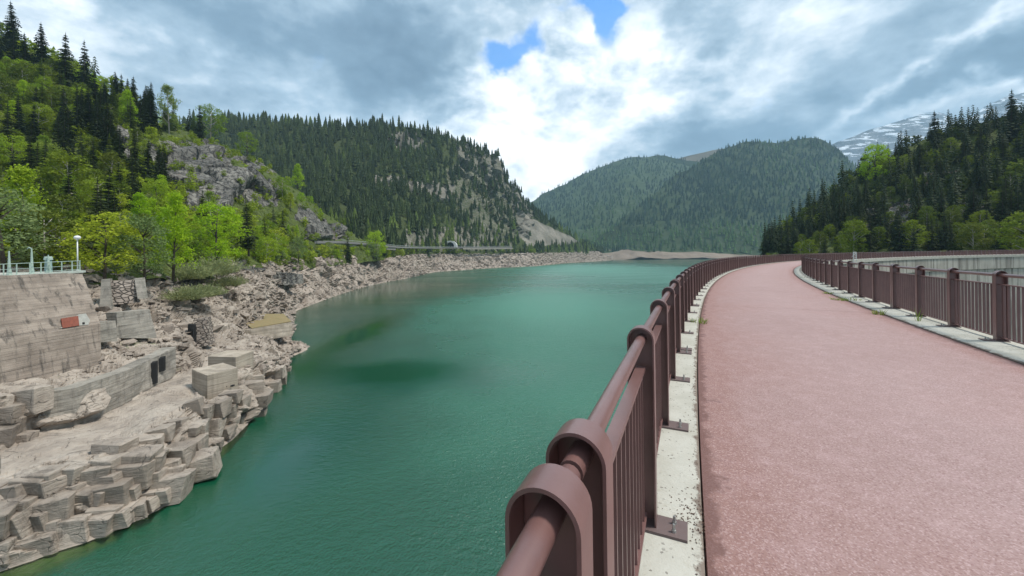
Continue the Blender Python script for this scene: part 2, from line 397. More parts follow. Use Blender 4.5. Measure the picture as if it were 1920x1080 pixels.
M_LARCH = leafmat('fresh larch needles', [(.13, .19, .03), (.17, .22, .035), (.12, .20, .035)], .3)
M_LEAF = leafmat('spring leaves', [(.25, .36, .028), (.36, .47, .03), (.18, .28, .03), (.40, .46, .035), (.24, .31, .07)], .4)
M_LEAFB = leafmat('bright spring leaves', [(.32, .50, .02), (.40, .54, .03)], .45)
M_LEAFG = leafmat('grey green leaves', [(.19, .26, .09), (.24, .31, .12)], .35)
M_LEAFD = leafmat('shaded slope leaves', [(.12, .17, .02), (.23, .29, .026), (.08, .12, .016), (.18, .21, .03)], .35)
M_FORMID = leafmat('hillside forest', [(.035, .052, .020), (.055, .078, .026), (.07, .098, .03), (.05, .07, .03), (.14, .19, .04)], .1, 'rnd')
M_FORFAR = leafmat('far forest', [(.012, .032, .020), (.032, .066, .034), (.10, .17, .05)], .1, 'rnd')
M_GRASS = leafmat('grass blades', [(.22, .30, .06), (.30, .34, .1)], .3)

# ------------------------------------------------------------------ terrain sheets
WATER = -20.0                    # relative to the eye
def zof(px, py, spec):
    d = direction(px, py)
    return spec if spec > 0 else spec / d[2]
def unproj(px, py, Z):
    px = np.asarray(px, float)[..., None]; py = np.asarray(py, float)[..., None]; Z = np.asarray(Z, float)[..., None]
    return CAM + ((px - 960) / F * RIGHT + FWD + (Y0 - py) / F * UP) * Z
def pt(px, py, spec): return unproj(px, py, zof(px, py, spec))
def smooth1(A, k, axis):
    if k < 1: return A
    for _ in range(k):
        p = np.concatenate([np.take(A, [0], axis), A, np.take(A, [-1], axis)], axis)
        n_ = A.shape[axis]
        A = (np.take(p, range(0, n_), axis) + 2 * np.take(p, range(1, n_ + 1), axis) + np.take(p, range(2, n_ + 2), axis)) / 4
    return A
def sheet(cols, nseg, step, smx=0, smy=0, back=None):
    xs = np.array([c[0] for c in cols], float); K = len(cols[0][1])
    Y = np.array([[r[0] for r in c[1]] for c in cols], float)
    Z = np.array([[zof(c[0], r[0], r[1]) for r in c[1]] for c in cols], float)
    fx = np.arange(xs[0], xs[-1] + .01, step)
    Yf = np.stack([np.interp(fx, xs, Y[:, k]) for k in range(K)]); Lf = np.stack([np.interp(fx, xs, np.log(Z[:, k])) for k in range(K)])
    if isinstance(nseg, int): nseg = [nseg] * (K - 1)
    t = np.concatenate([[0]] + [k + np.arange(1, n_ + 1) / n_ for k, n_ in enumerate(nseg)])
    i = np.minimum(t.astype(int), K - 2); fr = (t - i)[:, None]
    Yg = Yf[i] * (1 - fr) + Yf[i + 1] * fr; Lg = Lf[i] * (1 - fr) + Lf[i + 1] * fr
    Yg = smooth1(smooth1(Yg, smy, 0), smx, 1); Lg = smooth1(smooth1(Lg, smy, 0), smx, 1)
    U = np.broadcast_to(fx, Yg.shape); Pg = unproj(U, Yg, np.exp(Lg))
    Vg = Yg
    if back:
        top = Pg[-1]; ex = []
        for q in (1, 2, 3, 4):
            b = top.copy(); b[:, :2] *= 1 + back * q / 4; b[:, 2] = top[:, 2] + (-25 - top[:, 2]) * (q / 4) ** 1.3; ex.append(b)
        Pg = np.concatenate([Pg, np.array(ex)]); U = np.concatenate([U, np.repeat(U[-1:], 4, 0)]); Vg = np.concatenate([Vg, np.repeat(Vg[-1:], 4, 0)])
    return Pg, np.array(U), np.array(Vg)
def normals(P):
    du = np.gradient(P, axis=1); dv = np.gradient(P, axis=0); n_ = np.cross(du, dv)
    n_ /= np.linalg.norm(n_, axis=-1, keepdims=True) + 1e-9
    return n_
def grid_mesh(name, P, mat, green=None, smooth=True, mats2=None):
    nr, nc = P.shape[:2]; idx = np.arange(nr * nc).reshape(nr, nc)
    f = np.stack([idx[:-1, :-1], idx[:-1, 1:], idx[1:, 1:], idx[1:, :-1]], -1).reshape(-1, 4)
    me = meshdata(name, P.reshape(-1, 3), f, [mat], smooth)
    if green is not None:
        a = me.attributes.new('green', 'FLOAT', 'POINT'); a.data.foreach_set('value', green.reshape(-1).astype(np.float32))
    return link(name, me)
def inpoly(x, y, poly):
    r = np.zeros(np.shape(x), bool); n_ = len(poly)
    for i in range(n_):
        x1, y1 = poly[i]; x2, y2 = poly[(i + 1) % n_]
        if y1 == y2: continue
        c = ((y1 > y) != (y2 > y)) & (x < (x2 - x1) * (y - y1) / (y2 - y1) + x1); r ^= c
    return r
def rowlin(x, a, b, k):
    """k rows evenly between two (y, Z) controls"""
    za, zb = zof(x, *a), zof(x, *b)
    return [(a[0] + (b[0] - a[0]) * i / (k - 1), math.exp(math.log(za) + (math.log(zb) - math.log(za)) * i / (k - 1))) for i in range(k)]

#  foreground quarry ledge and, further right, the rubble shore of the lake
LED = [
 (-200, 1144, 80, (960, 23.5), (930, 24.5), (880, 27), (790, 28), (760, 31), (620, 36), (505, 45)),
 (0, 1072, 60, (915, 26.5), (890, 27.5), (845, 31), (745, 32.5), (721, 35.5), (600, 42), (500, 52)),
 (60, 1052, 52, (905, 27.3), (875, 28.5), (820, 33.5), (738, 34.5), (708, 37), (600, 44), (500, 54)),
 (100, 1036, 46, (895, 28.2), (865, 29.3), (804, 35), (730, 36), (700, 38.6), (600, 45), (500, 55)),
 (160, 1018, 34, (880, 29.3), (850, 30.5), (792, 36.8), (724, 37.8), (684, 42), (600, 48), (500, 58)),
 (225, 992, 25, (872, 30.6), (838, 32), (757, 41.3), (700, 42.5), (660, 47), (600, 50.5), (510, 60)),
 (290, 960, 16, (850, 32.5), (800, 34.5), (720, 46.3), (668, 47.5), (640, 52), (590, 58), (505, 68)),
 (316, 946, 12, (835, 34), (790, 36), (704, 49), (655, 50), (635, 54), (588, 61), (503, 75)),
 (352, 911, 20, (800, 37), (765, 39), (690, 52), (660, 53.5), (640, 56), (585, 66), (500, 85)),
 (380, 865, 34, (770, 41), (745, 43), (680, 55), (665, 56.5), (640, 60), (575, 72), (498, 95)),
 (436, 825, 15, (740, 45), (705, 48), (670, 58), (660, 60), (640, 66), (560, 85), (493, 115)),
 (464, 797, 8, (720, 49), (695, 52), (672, 60), (655, 65), (630, 72), (550, 92), (492, 128)),
 (500, 742, 15, (690, 59), (675, 61), (660, 66), (640, 74), (615, 84), (545, 108), (491, 140)),
 (530, 722, 6, (695, 63), (680, 66), (665, 72), (640, 85), (610, 105), (560, 128), (490, 155)),
]
SHORE = [(540, 590, 489, 165), (597, 567, 484, 208), (650, 548, 479, 256), (695, 535, 482, 306), (740, 526, 482, 355), (777, 519, 477, 415), (815, 510, 476, 523),
         (870, 506, 476, 590), (927, 502, 476, 665), (1002, 499, 475, 722), (1077, 492, 472, 985), (1120, 489.5, 471, 1160), (1150, 487.7, 482, 1245)]
cols = []
for r in LED:
    x, wl, sh = r[:3]
    cols.append((x, [(wl + sh + 30, -27.0), (wl + sh, -21.0), (wl + 1.5, WATER - .12), (wl, WATER)] + list(r[3:])))
for x, wl, tl, tz in SHORE:
    zw = zof(x, wl, WATER)
    cols.append((x, [(wl + 6, -27.0), (wl + 1, -20.8), (wl + .4, -20.1), (wl, WATER)] + rowlin(x, (wl, zw * 1.0), (tl, tz), 8)[1:]))
LX = cols
PA, UA, VA = sheet([c for c in cols if c[0] <= 560], [3, 5, 2, 42, 16, 30, 34, 18, 40, 40], 1.6)
nA = normals(PA)
depthA = np.linalg.norm(PA - CAM, axis=-1)
ledge = np.clip((UA < 540) * 1.0, 0, 1)
def block_disp(P, size, amp, tilt, seed, zs=1.0):
    q = P / size * np.array([1, 1, zs]) + .35 * np.stack([vnoise(P / size * .7, seed + 5), vnoise(P / size * .7, seed + 6), vnoise(P / size * .7, seed + 7)], -1)
    rnd, off, ed = cells(q, seed)
    d = amp * (rnd[..., 0] - .5) * 2 + tilt * (off * (rnd[..., 1:4] - .5)).sum(-1) * size
    return d - np.clip(.09 - ed, 0, .09) / .09 * amp * .9
face = np.clip(1 - np.abs(nA[..., 2]) * 1.1, 0, 1)            # steep parts get blocky rock
above = np.clip((PA[..., 2] - (CAMH + WATER)) / .6, 0, 1)
terr = inpoly(UA, VA, [(0, 835), (60, 815), (240, 755), (330, 700), (420, 675), (420, 700), (330, 770), (215, 835), (100, 862), (0, 885)])
rough_ = np.where(terr, .12, 1.0) * above
d1 = block_disp(PA, 3.4, .62, .9, 3, 1.2); d2 = block_disp(PA, 1.25, .13, .5, 9, 1.5)
dd = (d1 * (.45 + .75 * face) + d2 * (.6 + .4 * face)) * rough_
wl_fade = np.clip((PA[..., 2] - (CAMH + WATER) + .3) / 1.2, .0, 1)
farf = np.clip(depthA / 70, 1, 2.2)
PA = PA - nA * np.sign(nA[..., 2:3] + 1e-6) * 0 + (nA * np.where((nA * (CAM - PA)).sum(-1) > 0, 1, -1)[..., None]) * (dd * wl_fade * farf)[..., None]
PA[..., 2] += fbm(PA * .25, 4, 3) * .22 * wl_fade
greenA = np.where(terr, .12, .0) + .42 * inpoly(UA, VA, [(200, 640), (215, 625), (285, 628), (300, 648), (240, 655)]) + .30 * inpoly(UA, VA, [(0, 735), (0, 765), (130, 735), (250, 690), (180, 682)]) \
    + .36 * inpoly(UA, VA, [(200, 770), (330, 700), (420, 672), (330, 690)]) + .25 * (VA < 500)
shore = tag(grid_mesh('shore_rock', PA, M_LEDGE, greenA, smooth=False), kind='structure')
PB, UB, VB = sheet([c for c in cols if c[0] >= 530], [3, 3, 2] + [14] * 7, 1.5, 1, 1)
nB = normals(PB); facing = np.where((nB * (CAM - PB)).sum(-1) > 0, 1, -1)[..., None]
sB = np.linalg.norm(PB, axis=-1) / 150
abB = np.clip((PB[..., 2] - (CAMH + WATER)) / 1.5, 0, 1)
PB = PB + nB * facing * ((block_disp(PB, 5., .8, .6, 21) * np.clip(sB, .6, 1.6) + fbm(PB / 25, 8, 3) * 1.0) * abB)[..., None]
tag(grid_mesh('beach', PB, M_RUBBLE, np.clip((492 - VB) / 30, 0, .28) * (VB < 492), smooth=False), kind='structure')

#  hills
def hill(name, cols, nseg, step, mat, greenf, amp, ns, seed, back=.3, smx=6, smy=3, ridge_amp=None, blocks=None):
    P_, U_, V_ = sheet(cols, nseg, step, smx, smy, back)
    n_ = normals(P_); fc = np.where((n_ * (CAM - P_)).sum(-1) > 0, 1, -1)[..., None]
    d = fbm(P_ / ns, seed, 5) * amp
    if blocks is not None: d = d + block_disp(P_, blocks[0], blocks[1], .5, seed + 30, .5) * blocks[2](U_, V_)
    P_ = P_ + n_ * fc * d[..., None]
    o = grid_mesh(name, P_, mat, greenf(U_, V_, P_), smooth=False)
    tag(o, kind='structure')
    return P_, U_, V_
CLIFFS_L = [[(200, 225), (235, 240), (245, 300), (212, 292)], [(280, 280), (345, 262), (425, 288), (445, 335), (435, 398), (370, 402), (325, 375), (295, 330)],
            [(430, 312), (470, 322), (530, 348), (522, 385), (480, 380), (435, 372)], [(560, 385), (590, 400), (585, 425), (555, 410)], [(575, 405), (640, 425), (652, 450), (575, 450)],
            [(350, 248), (410, 262), (500, 300), (520, 325), (470, 322), (400, 285)]]
def inany(U_, V_, polys):
    r = np.zeros(U_.shape, bool)
    for p in polys: r |= inpoly(U_, V_, p)
    return r
GRASSL = [(250, 240), (330, 250), (520, 320), (650, 425), (700, 460), (640, 450), (560, 405), (520, 345), (430, 318), (300, 290), (250, 300)]
def greenL(U_, V_, P_):
    c = inany(U_, V_, CLIFFS_L); g = np.where(c, -.1, .75); return g.astype(float)
LH = [(-220, [(520, 40), (500, 45), (400, 75), (300, 120), (240, 140), (-20, 205)]),
      (0, [(520, 48), (500, 52), (430, 80), (330, 120), (260, 150), (70, 225)]), (100, [(520, 52), (500, 56), (430, 85), (340, 125), (270, 155), (122, 230)]),
      (200, [(530, 56), (505, 60), (430, 90), (340, 130), (270, 165), (176, 235)]), (250, [(530, 60), (505, 64), (430, 95), (350, 135), (262, 185), (200, 240)]),
      (300, [(525, 64), (505, 68), (440, 100), (372, 143), (295, 168), (230, 245)]), (400, [(520, 84), (498, 90), (440, 120), (388, 160), (295, 182), (268, 270)]),
      (450, [(510, 112), (492, 120), (440, 140), (370, 172), (318, 188), (290, 280)]), (510, [(508, 138), (490, 145), (440, 165), (382, 192), (345, 203), (318, 290)]),
      (560, [(505, 168), (487, 175), (450, 190), (420, 205), (380, 222), (358, 290)]), (610, [(500, 208), (484, 215), (455, 225), (442, 236), (418, 245), (402, 300)]),
      (660, [(495, 255), (480, 262), (462, 268), (455, 275), (447, 290), (440, 320)]), (720, [(490, 315), (480, 320), (474, 326), (472, 334), (470, 345), (468, 370)])]
PL, UL, VL = hill('hillside', LH, [6, 16, 24, 24, 24], 3.0, M_CLIFF, greenL, 2.0, 26, 41, .5, 4, 2,
                  blocks=(19, 3.0, lambda U_, V_: inany(U_, V_, CLIFFS_L) * 1.0))
MIDC = [[(720, 245), (790, 245), (800, 285), (745, 290)], [(700, 330), (760, 335), (800, 355), (700, 352)], [(760, 340), (850, 350), (840, 380), (770, 365)],
        [(850, 255), (935, 270), (975, 360), (1000, 400), (990, 450), (940, 425), (900, 380), (860, 330)], [(975, 400), (1085, 452), (1060, 460), (990, 462), (970, 440)],
        [(760, 430), (900, 425), (960, 455), (960, 470), (750, 470)]]
GRM = [(830, 320), (870, 300), (960, 380), (985, 450), (900, 440), (850, 390)]
def greenM(U_, V_, P_):
    g = np.full(U_.shape, .75); c = inany(U_, V_, MIDC); g = np.where(c, .44, g); g = np.where(inpoly(U_, V_, GRM), .52, g)
    g = np.where(inpoly(U_, V_, MIDC[4]), .04, g); g = np.where(inany(U_, V_, MIDC[:3]), .08, g)
    return g
MH = [(320, [(500, 100), (430, 310), (360, 440), (290, 570), (240, 670)]), (420, [(500, 105), (430, 320), (360, 450), (290, 580), (226, 680)]), (520, [(495, 160), (430, 330), (360, 460), (290, 590), (229, 690)]), (600, [(490, 212), (440, 330), (370, 460), (300, 590), (236, 700)]),
      (650, [(488, 256), (445, 350), (380, 470), (300, 600), (236, 710)]), (700, [(488, 312), (445, 390), (380, 490), (300, 620), (234, 730)]),
      (777, [(486, 415), (455, 450), (390, 540), (310, 660), (240, 760)]), (815, [(484, 523), (455, 550), (395, 610), (320, 700), (250, 780)]),
      (870, [(484, 590), (455, 612), (400, 670), (330, 745), (266, 800)]), (927, [(484, 665), (455, 685), (405, 730), (350, 785), (296, 830)]),
      (955, [(483, 690), (460, 705), (420, 750), (380, 800), (345, 850)]), (1002, [(483, 722), (462, 760), (440, 810), (418, 860), (398, 900)]),
      (1045, [(481, 860), (465, 870), (452, 900), (440, 930), (426, 960)]), (1077, [(480, 985), (472, 990), (464, 1000), (456, 1010), (448, 1020)]),
      (1110, [(479, 1120), (476, 1125), (473, 1130), (470, 1135), (466, 1140)]), (1150, [(489, 1235), (488.5, 1240), (488, 1245), (487.5, 1250), (487, 1255)])]
PM, UM, VM = hill('hillside', MH, [10, 22, 22, 22], 3.0, M_MID, greenM, 6., 70, 51, .35, 3, 2, blocks=(22, 8, lambda U_, V_: inany(U_, V_, MIDC[:4]) * 1.0))
FML = [(940, [(488, 1480), (474, 1520), (455, 1800), (430, 2200), (405, 2500)]), (985, [(488, 1460), (473, 1500), (450, 1800), (420, 2200), (384, 2600)]), (1050, [(487.5, 1400), (473, 1450), (430, 1800), (390, 2300), (350, 2700)]),
      (1100, [(487, 1350), (473, 1410), (420, 1800), (370, 2300), (323, 2750)]), (1150, [(487, 1300), (473, 1370), (410, 1800), (350, 2300), (303, 2800)]), (1180, [(487, 1290), (473, 1360), (410, 1800), (345, 2300), (294, 2800)]),
      (1240, [(487, 1290), (473, 1360), (410, 1800), (350, 2300), (293, 2800)]), (1290, [(487, 1290), (473, 1360), (420, 1800), (370, 2300), (303, 2750)]), (1360, [(487, 1290), (473, 1360), (430, 1800), (380, 2300), (310, 2750)]), (1460, [(487, 1290), (473, 1360), (440, 1800), (400, 2300), (340, 2700)])]
FM = [(1090, [(490, 1250), (476, 1330), (474, 1370), (473, 1390), (472, 1400)]), (1150, [(489, 1230), (474, 1300), (462, 1400), (448, 1470), (436, 1520)]), (1200, [(488, 1210), (473, 1270), (440, 1440), (410, 1560), (385, 1650)]),
      (1250, [(487, 1190), (473, 1250), (425, 1470), (380, 1640), (346, 1780)]), (1300, [(487, 1170), (473, 1240), (410, 1500), (355, 1720), (312, 1880)]),
      (1350, [(487, 1150), (473, 1230), (400, 1500), (338, 1750), (282, 1930)]), (1400, [(487, 1130), (473, 1215), (390, 1480), (320, 1730), (262, 1930)]),
      (1455, [(487, 1120), (473, 1200), (390, 1480), (320, 1720), (268, 1940)]), (1510, [(487, 1110), (473, 1200), (390, 1480), (320, 1720), (257, 1930)]),
      (1545, [(487, 1110), (473, 1200), (400, 1480), (330, 1720), (261, 1940)]), (1580, [(487, 1110), (473, 1200), (410, 1480), (350, 1700), (288, 1950)]),
      (1640, [(487, 1110), (473, 1200), (430, 1480), (390, 1700), (350, 1950)]), (1800, [(487, 1110), (473, 1200), (460, 1480), (450, 1700), (440, 1950)])]
def greenF(U_, V_, P_):
    g = np.full(U_.shape, .85); g = np.where(V_ > 470.5, -.3, g); return g
M_FARR = rockmat('far hill rock', (.22, .17, .13, 1), (.30, .235, .18, 1), (.15, .12, .10, 1), .01, grass=(.05, .085, .03, 1), bstr=.5)
PF, UF, VF = hill('mountain', FM, [8, 18, 18, 18], 4.0, M_FARR, greenF, 20., 200, 61, .3, 4, 2)
PG, UG, VG = hill('mountain', FML, [8, 18, 18, 18], 4.0, M_FARR, greenF, 22., 240, 62, .3, 4, 2)
def ridge_only(name, pts, Z, base, mat, gval, amp, ns, seed, step=6):
    cs = [(x, [(base, Z * .82), (y + (base - y) * .6, Z * .9), (y + (base - y) * .25, Z * .96), (y, Z)]) for x, y in pts]
    return hill(name, cs, 26, step, mat, lambda U_, V_, P_: np.full(U_.shape, gval), amp, ns, seed, .25, 2, 1)
M_BARE = rockmat('bare far ridge', (.20, .17, .12, 1), (.24, .2, .15, 1), (.15, .13, .10, 1), .004, grass=(.14, .15, .06, 1), bstr=.4)
ridge_only('mountain', [(1180, 330), (1260, 300), (1300, 290), (1335, 281), (1380, 276), (1440, 285), (1500, 330)], 2900, 440, M_BARE, .25, 10, 300, 71)
m, n = newmat('snow patched rock'); P = pos(n)
a = n.noise(P, .004, 7, .65); sn = n.noise(n.mapping(P, (.45, .6, 2.2), rot=(0, .45, 0)), .013, 7, .62, .4); f_ = n.noise(P, .03, 5, .65)
rc = n.mix(n.smooth(a, .3, .7), (.13, .145, .17, 1), (.22, .23, .245, 1)); rc = n.mix(n.m('MULTIPLY', n.smooth(f_, .45, .7), .6), rc, (.09, .10, .12, 1))
sep = n.node('ShaderNodeSeparateXYZ'); n.set(sep.inputs[0], P)
hi = n.smooth(sep.outputs[2], 900, 1450)
col = n.mix(n.smooth(n.m('ADD', sn, n.m('MULTIPLY', hi, .05)), .56, .585), rc, (.85, .87, .90, 1))
finish(m, n, col, .85, f_, .8, 12, spec=.2); M_SNOW = m
ridge_only('mountain', [(1480, 330), (1560, 272), (1600, 255), (1640, 241), (1700, 223), (1740, 211), (1762, 209), (1790, 222), (1820, 222), (1850, 198), (1880, 182), (1930, 172), (2050, 140), (2250, 150)], 3900, 440, M_SNOW, 0, 40, 500, 81)

RH = [(1436, [(500, 210), (478, 230), (474, 240), (470, 250), (466, 255)]), (1455, [(500, 190), (478, 205), (470, 220), (462, 235), (452, 245)]), (1500, [(505, 165), (478, 185), (455, 205), (435, 225), (418, 245)]),
      (1550, [(520, 150), (478, 170), (440, 195), (410, 220), (376, 245)]), (1600, [(530, 140), (478, 160), (430, 190), (385, 220), (333, 245)]),
      (1650, [(540, 130), (478, 152), (420, 185), (370, 215), (304, 245)]), (1700, [(550, 125), (478, 146), (410, 180), (350, 215), (278, 245)]),
      (1750, [(550, 122), (478, 142), (400, 178), (335, 212), (255, 242)]), (1800, [(550, 118), (478, 138), (395, 175), (325, 208), (242, 238)]),
      (1850, [(550, 115), (478, 134), (390, 170), (315, 203), (232, 232)]), (1920, [(550, 110), (478, 128), (380, 165), (300, 195), (218, 225)]),
      (2050, [(550, 105), (478, 120), (370, 155), (280, 185), (190, 215)]), (2300, [(560, 100), (478, 112), (350, 145), (240, 175), (130, 205)])]
CLR = [[(1620, 395), (1640, 390), (1645, 430), (1625, 435)], [(1655, 380), (1705, 372), (1720, 400), (1700, 440), (1660, 440)], [(1790, 365), (1830, 360), (1850, 400), (1800, 410)], [(1720, 330), (1800, 320), (1800, 340), (1730, 350)]]
PR, UR, VR = hill('hillside', RH, [6, 18, 20, 20], 4.0, M_CLIFF, lambda U_, V_, P_: np.where(inany(U_, V_, CLR), .05, .7), 3, 25, 91, .5, 3, 2, blocks=(7, 3, lambda U_, V_: inany(U_, V_, CLR) * 1.))

# ground far below everything and the lake
g = MB(); g.add([(-2400, -290, -75), (5000, -290, -75), (5000, 5600, -75), (-2400, 5600, -75)], [(0, 1, 2, 3)])
tag(g.build('ground', M_FLOOR), kind='structure')

# ------------------------------------------------------------------ dam
DC = np.array([152.13, -67.34]); R1 = 166.29; RW = 3.745; R2 = R1 - RW
TH0 = math.atan2(-DC[1], -DC[0])
def arc(s, r, z=0.0):
    th = TH0 - s / R1
    return np.array([DC[0] + r * math.cos(th), DC[1] + r * math.sin(th), z])
S0, S1 = -12.0, 215.0
def sweep(name, prof, mats, s0=S0, s1=S1, step=.8, edges=None, mi=None, close=False, kind='structure', parent=None):
    ss = np.arange(s0, s1 + step, step); K = len(prof)
    v = np.array([[arc(s, r, z) for r, z in prof] for s in ss])
    idx = np.arange(len(ss) * K).reshape(len(ss), K); f = []; ms = []
    for k in range(K - 1 if not close else K):
        k2 = (k + 1) % K
        f.append(np.stack([idx[:-1, k], idx[1:, k], idx[1:, k2], idx[:-1, k2]], -1)); ms += [mi[k] if mi else 0] * (len(ss) - 1)
    f = np.concatenate(f)
    me = meshdata(name, v.reshape(-1, 3), f, mats, False, ms)
    if edges is not None:
        a = me.attributes.new('edge', 'FLOAT', 'POINT'); a.data.foreach_set('value', np.tile(edges, len(ss)).astype(np.float32))
    o = link(name, me, parent)
    if kind and parent is None: o['kind'] = kind
    return o
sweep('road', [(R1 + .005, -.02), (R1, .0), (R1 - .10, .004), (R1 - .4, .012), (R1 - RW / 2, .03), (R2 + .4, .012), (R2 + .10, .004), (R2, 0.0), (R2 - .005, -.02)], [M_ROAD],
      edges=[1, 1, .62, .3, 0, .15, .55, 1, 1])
sweep('kerb', [(R1 + .012, -.3), (R1 + .012, .014), (R1 + .03, .022), (R1 + .12, .024), (R1 + .50, .024), (R1 + .52, .010), (R1 + .52, -.30)], [M_KERB], edges=[1, 1, .8, 0.1, 0, .3, 0])
sweep('kerb', [(R2 - .012, -.3), (R2 - .012, .014), (R2 - .03, .022), (R2 - .12, .024), (R2 - .76, .024), (R2 - .78, .010), (R2 - .78, -.30)], [M_KERB], edges=[1, 1, .8, 0.1, 0, .3, 0])
dam = empty('dam', (0, 0, 0), 0, 'long curved concrete dam whose crest carries the red road, dark streaks down its face', 'dam')
sweep('crest_slab', [(R1 + .54, -.05), (R1 + .54, -.55), (R2 - .86, -.55), (R2 - .86, -.03), (R2 - .80, -.03), (R2 - .80, -.31), (R1 + .50, -.31), (R1 + .50, -.05)], [M_KERB], parent=dam, close=True)
sweep('upstream_face', [(R1 + .40, -.56), (R1 + .40, -60)], [M_DAM], parent=dam)
sweep('downstream_face', [(R2 - .72, -.56), (R2 - .72, -3.2), (R2 - .50, -3.3), (R2 - .50, -60)], [M_DAM], parent=dam)
# thin joints across the road
for s_, wd in ((12.0, .02), (26., .03), (40, .03)):
    mb = MB(); k = 14
    rr = np.linspace(R1 - .02, R2 + .02, k) ; zz = np.interp(RW - (rr - R2), [0, .4, RW / 2, RW - .4, RW], [0.004, .016, .034, .016, .004])
    jit = [random.uniform(-.006, .006) for _ in rr]
    v = [arc(s_ + j, r_, z_ + .003) for r_, z_, j in zip(rr, zz, jit)] + [arc(s_ + wd + j, r_, z_ + .003) for r_, z_, j in zip(rr, zz, jit)]
    mb.add(v, [(i, i + 1, k + i + 1, k + i) for i in range(k - 1)])
    tag(mb.build('road_joint', plain('joint filler %d' % int(s_), (.24, .13, .125, 1), .9, 0, .6, 9)), kind='structure')

# railing section of four bays; local frame: origin on the crest circle, built in world at arc s=0 and turned about the dam centre
def build_section(rad, side, name, HT=1.145, bay=1.36):
    """rad: radius of the rail axis; side +1 plate points to smaller radius (towards the road on the lake side), -1 the other way"""
    gap = .22
    root = empty(name, (DC[0], DC[1], 0), 0)
    def loc(s, r, z):          # coordinates relative to the dam centre, s measured along R1 from angle TH0
        p = arc(s, r, z); return np.array([p[0] - DC[0], p[1] - DC[1], z])
    W2, TH = .069, .008; zb = .038
    for i in range(5):
        s = i * bay
        th = TH0 - s / R1; er = np.array([math.cos(th), math.sin(th), 0]); et = np.array([math.sin(th), -math.cos(th), 0])
        o_ = loc(s, rad, 0)
        prof = [(-W2, zb)] + [(-W2, HT - W2)] + [(W2 * math.cos(a), HT - W2 + W2 * math.sin(a)) for a in np.linspace(math.pi, 0, 19)[1:-1]] + [(W2, HT - W2), (W2, zb)]
        mb = MB()
        # flange strip following the outline
        A = np.array(prof); inn = []
        ctr = np.array([0, HT - W2])
        for x_, z_ in prof:
            if z_ <= HT - W2 + 1e-6: inn.append((x_ - math.copysign(TH, x_), z_))
            else:
                d_ = np.array([x_, z_]) - ctr; d_ = d_ * (1 - TH / W2); inn.append(tuple(ctr + d_))
        hw = .042; n_ = len(prof)
        v = []
        for t_ in (-hw, hw):
            v += [o_ + er * x_ + et * t_ + np.array([0, 0, z_]) for x_, z_ in prof]
            v += [o_ + er * x_ + et * t_ + np.array([0, 0, z_]) for x_, z_ in inn]
        f = []
        for k in range(n_ - 1):
            f += [(k, k + 1, 2 * n_ + k + 1, 2 * n_ + k), (n_ + k + 1, n_ + k, 3 * n_ + k, 3 * n_ + k + 1), (k + 1, k, n_ + k, n_ + k + 1), (2 * n_ + k, 2 * n_ + k + 1, 3 * n_ + k + 1, 3 * n_ + k)]
        mb.add(v, f)
        # web plate
        wp = [o_ + er * x_ * .98 + et * t_ + np.array([0, 0, z_]) for t_ in (.026, .036) for x_, z_ in inn]
        m_ = len(inn)
        mb.add(wp, [tuple(range(m_))[::-1], tuple(range(m_, 2 * m_))] )
        po = mb.build('post', M_STEEL, root); autosmooth(po, 35)
        pb = MB(); ax = np.array([er, et, [0, 0, 1.]])
        pc = o_ - er * side * .075 + np.array([0, 0, .031])
        pb.box(pc, (.29, .15, .014), axes=ax)
        pl = pb.build('base_plate', M_PLATE, po)
        for t_ in (-.035, .035):
            bb = MB(); q = o_ - er * side * .155 + et * t_ + np.array([0, 0, .037]); v6 = [q + np.array([0, 0, h_]) for h_ in (0, .014, .0141, .042)]
            bb.tube([v6[0], v6[1], v6[1] + [0, 0, .0005], v6[3]], .013, 6, r2=.0065)
            bb.build('anchor_bolt', M_BOLT, po)
    L = 4 * bay
    tb = MB(); tb.tube([loc(s, rad, HT - W2 - .002) for s in np.linspace(-.075, L + .075, 10)], .027, 16)
    # slightly wider sleeve at the expansion joint
    h_ = tb.build('handrail', M_STEEL, root); autosmooth(h_, 50)
    sl = MB(); sl.tube([loc(L + .05, rad, HT - W2 - .002), loc(L + .135, rad, HT - W2 - .002)], .0245, 16)
    sv_ = sl.build('sleeve', M_STEEL, h_); autosmooth(sv_, 50)
    for i in range(4):
        s0_, s1_ = i * bay + .027, (i + 1) * bay - .015
        fr = MB()
        for z_, hh, wd in ((HT - .22, .016, .050), (.085, .016, .045)):
            a_, b_ = loc(s0_, rad, z_), loc(s1_, rad, z_); d_ = b_ - a_; ln = np.linalg.norm(d_); d_ /= ln
            fr.box((a_ + b_) / 2, (ln, wd, hh), axes=np.array([d_, np.cross([0, 0, 1], d_), [0, 0, 1.]]))
        nb = 12
        for k in range(nb):
            s = s0_ + (k + .75) * (s1_ - s0_) / (nb + .5)
            a_ = loc(s, rad, (HT - .135) / 2); th = TH0 - s / R1
            fr.box(a_, (.030, .012, HT - .321), axes=np.array([[math.cos(th), math.sin(th), 0], [math.sin(th), -math.cos(th), 0], [0, 0, 1.]]))
        fr.build('baluster_panel', M_STEEL, root)
    return root, L + gap
RO, RI = R1 + .305, R2 - .56
sec, PITCH = build_section(RO, 1, 'railing', 1.10, 1.33)
s_start = .88 - PITCH                      # a section starts at s = .75 in front of the eye
first = True; k = 0
ordn = ['nearest', 'second', 'third', 'fourth', 'fifth', 'sixth', 'seventh', 'eighth']
secs = []
s = s_start
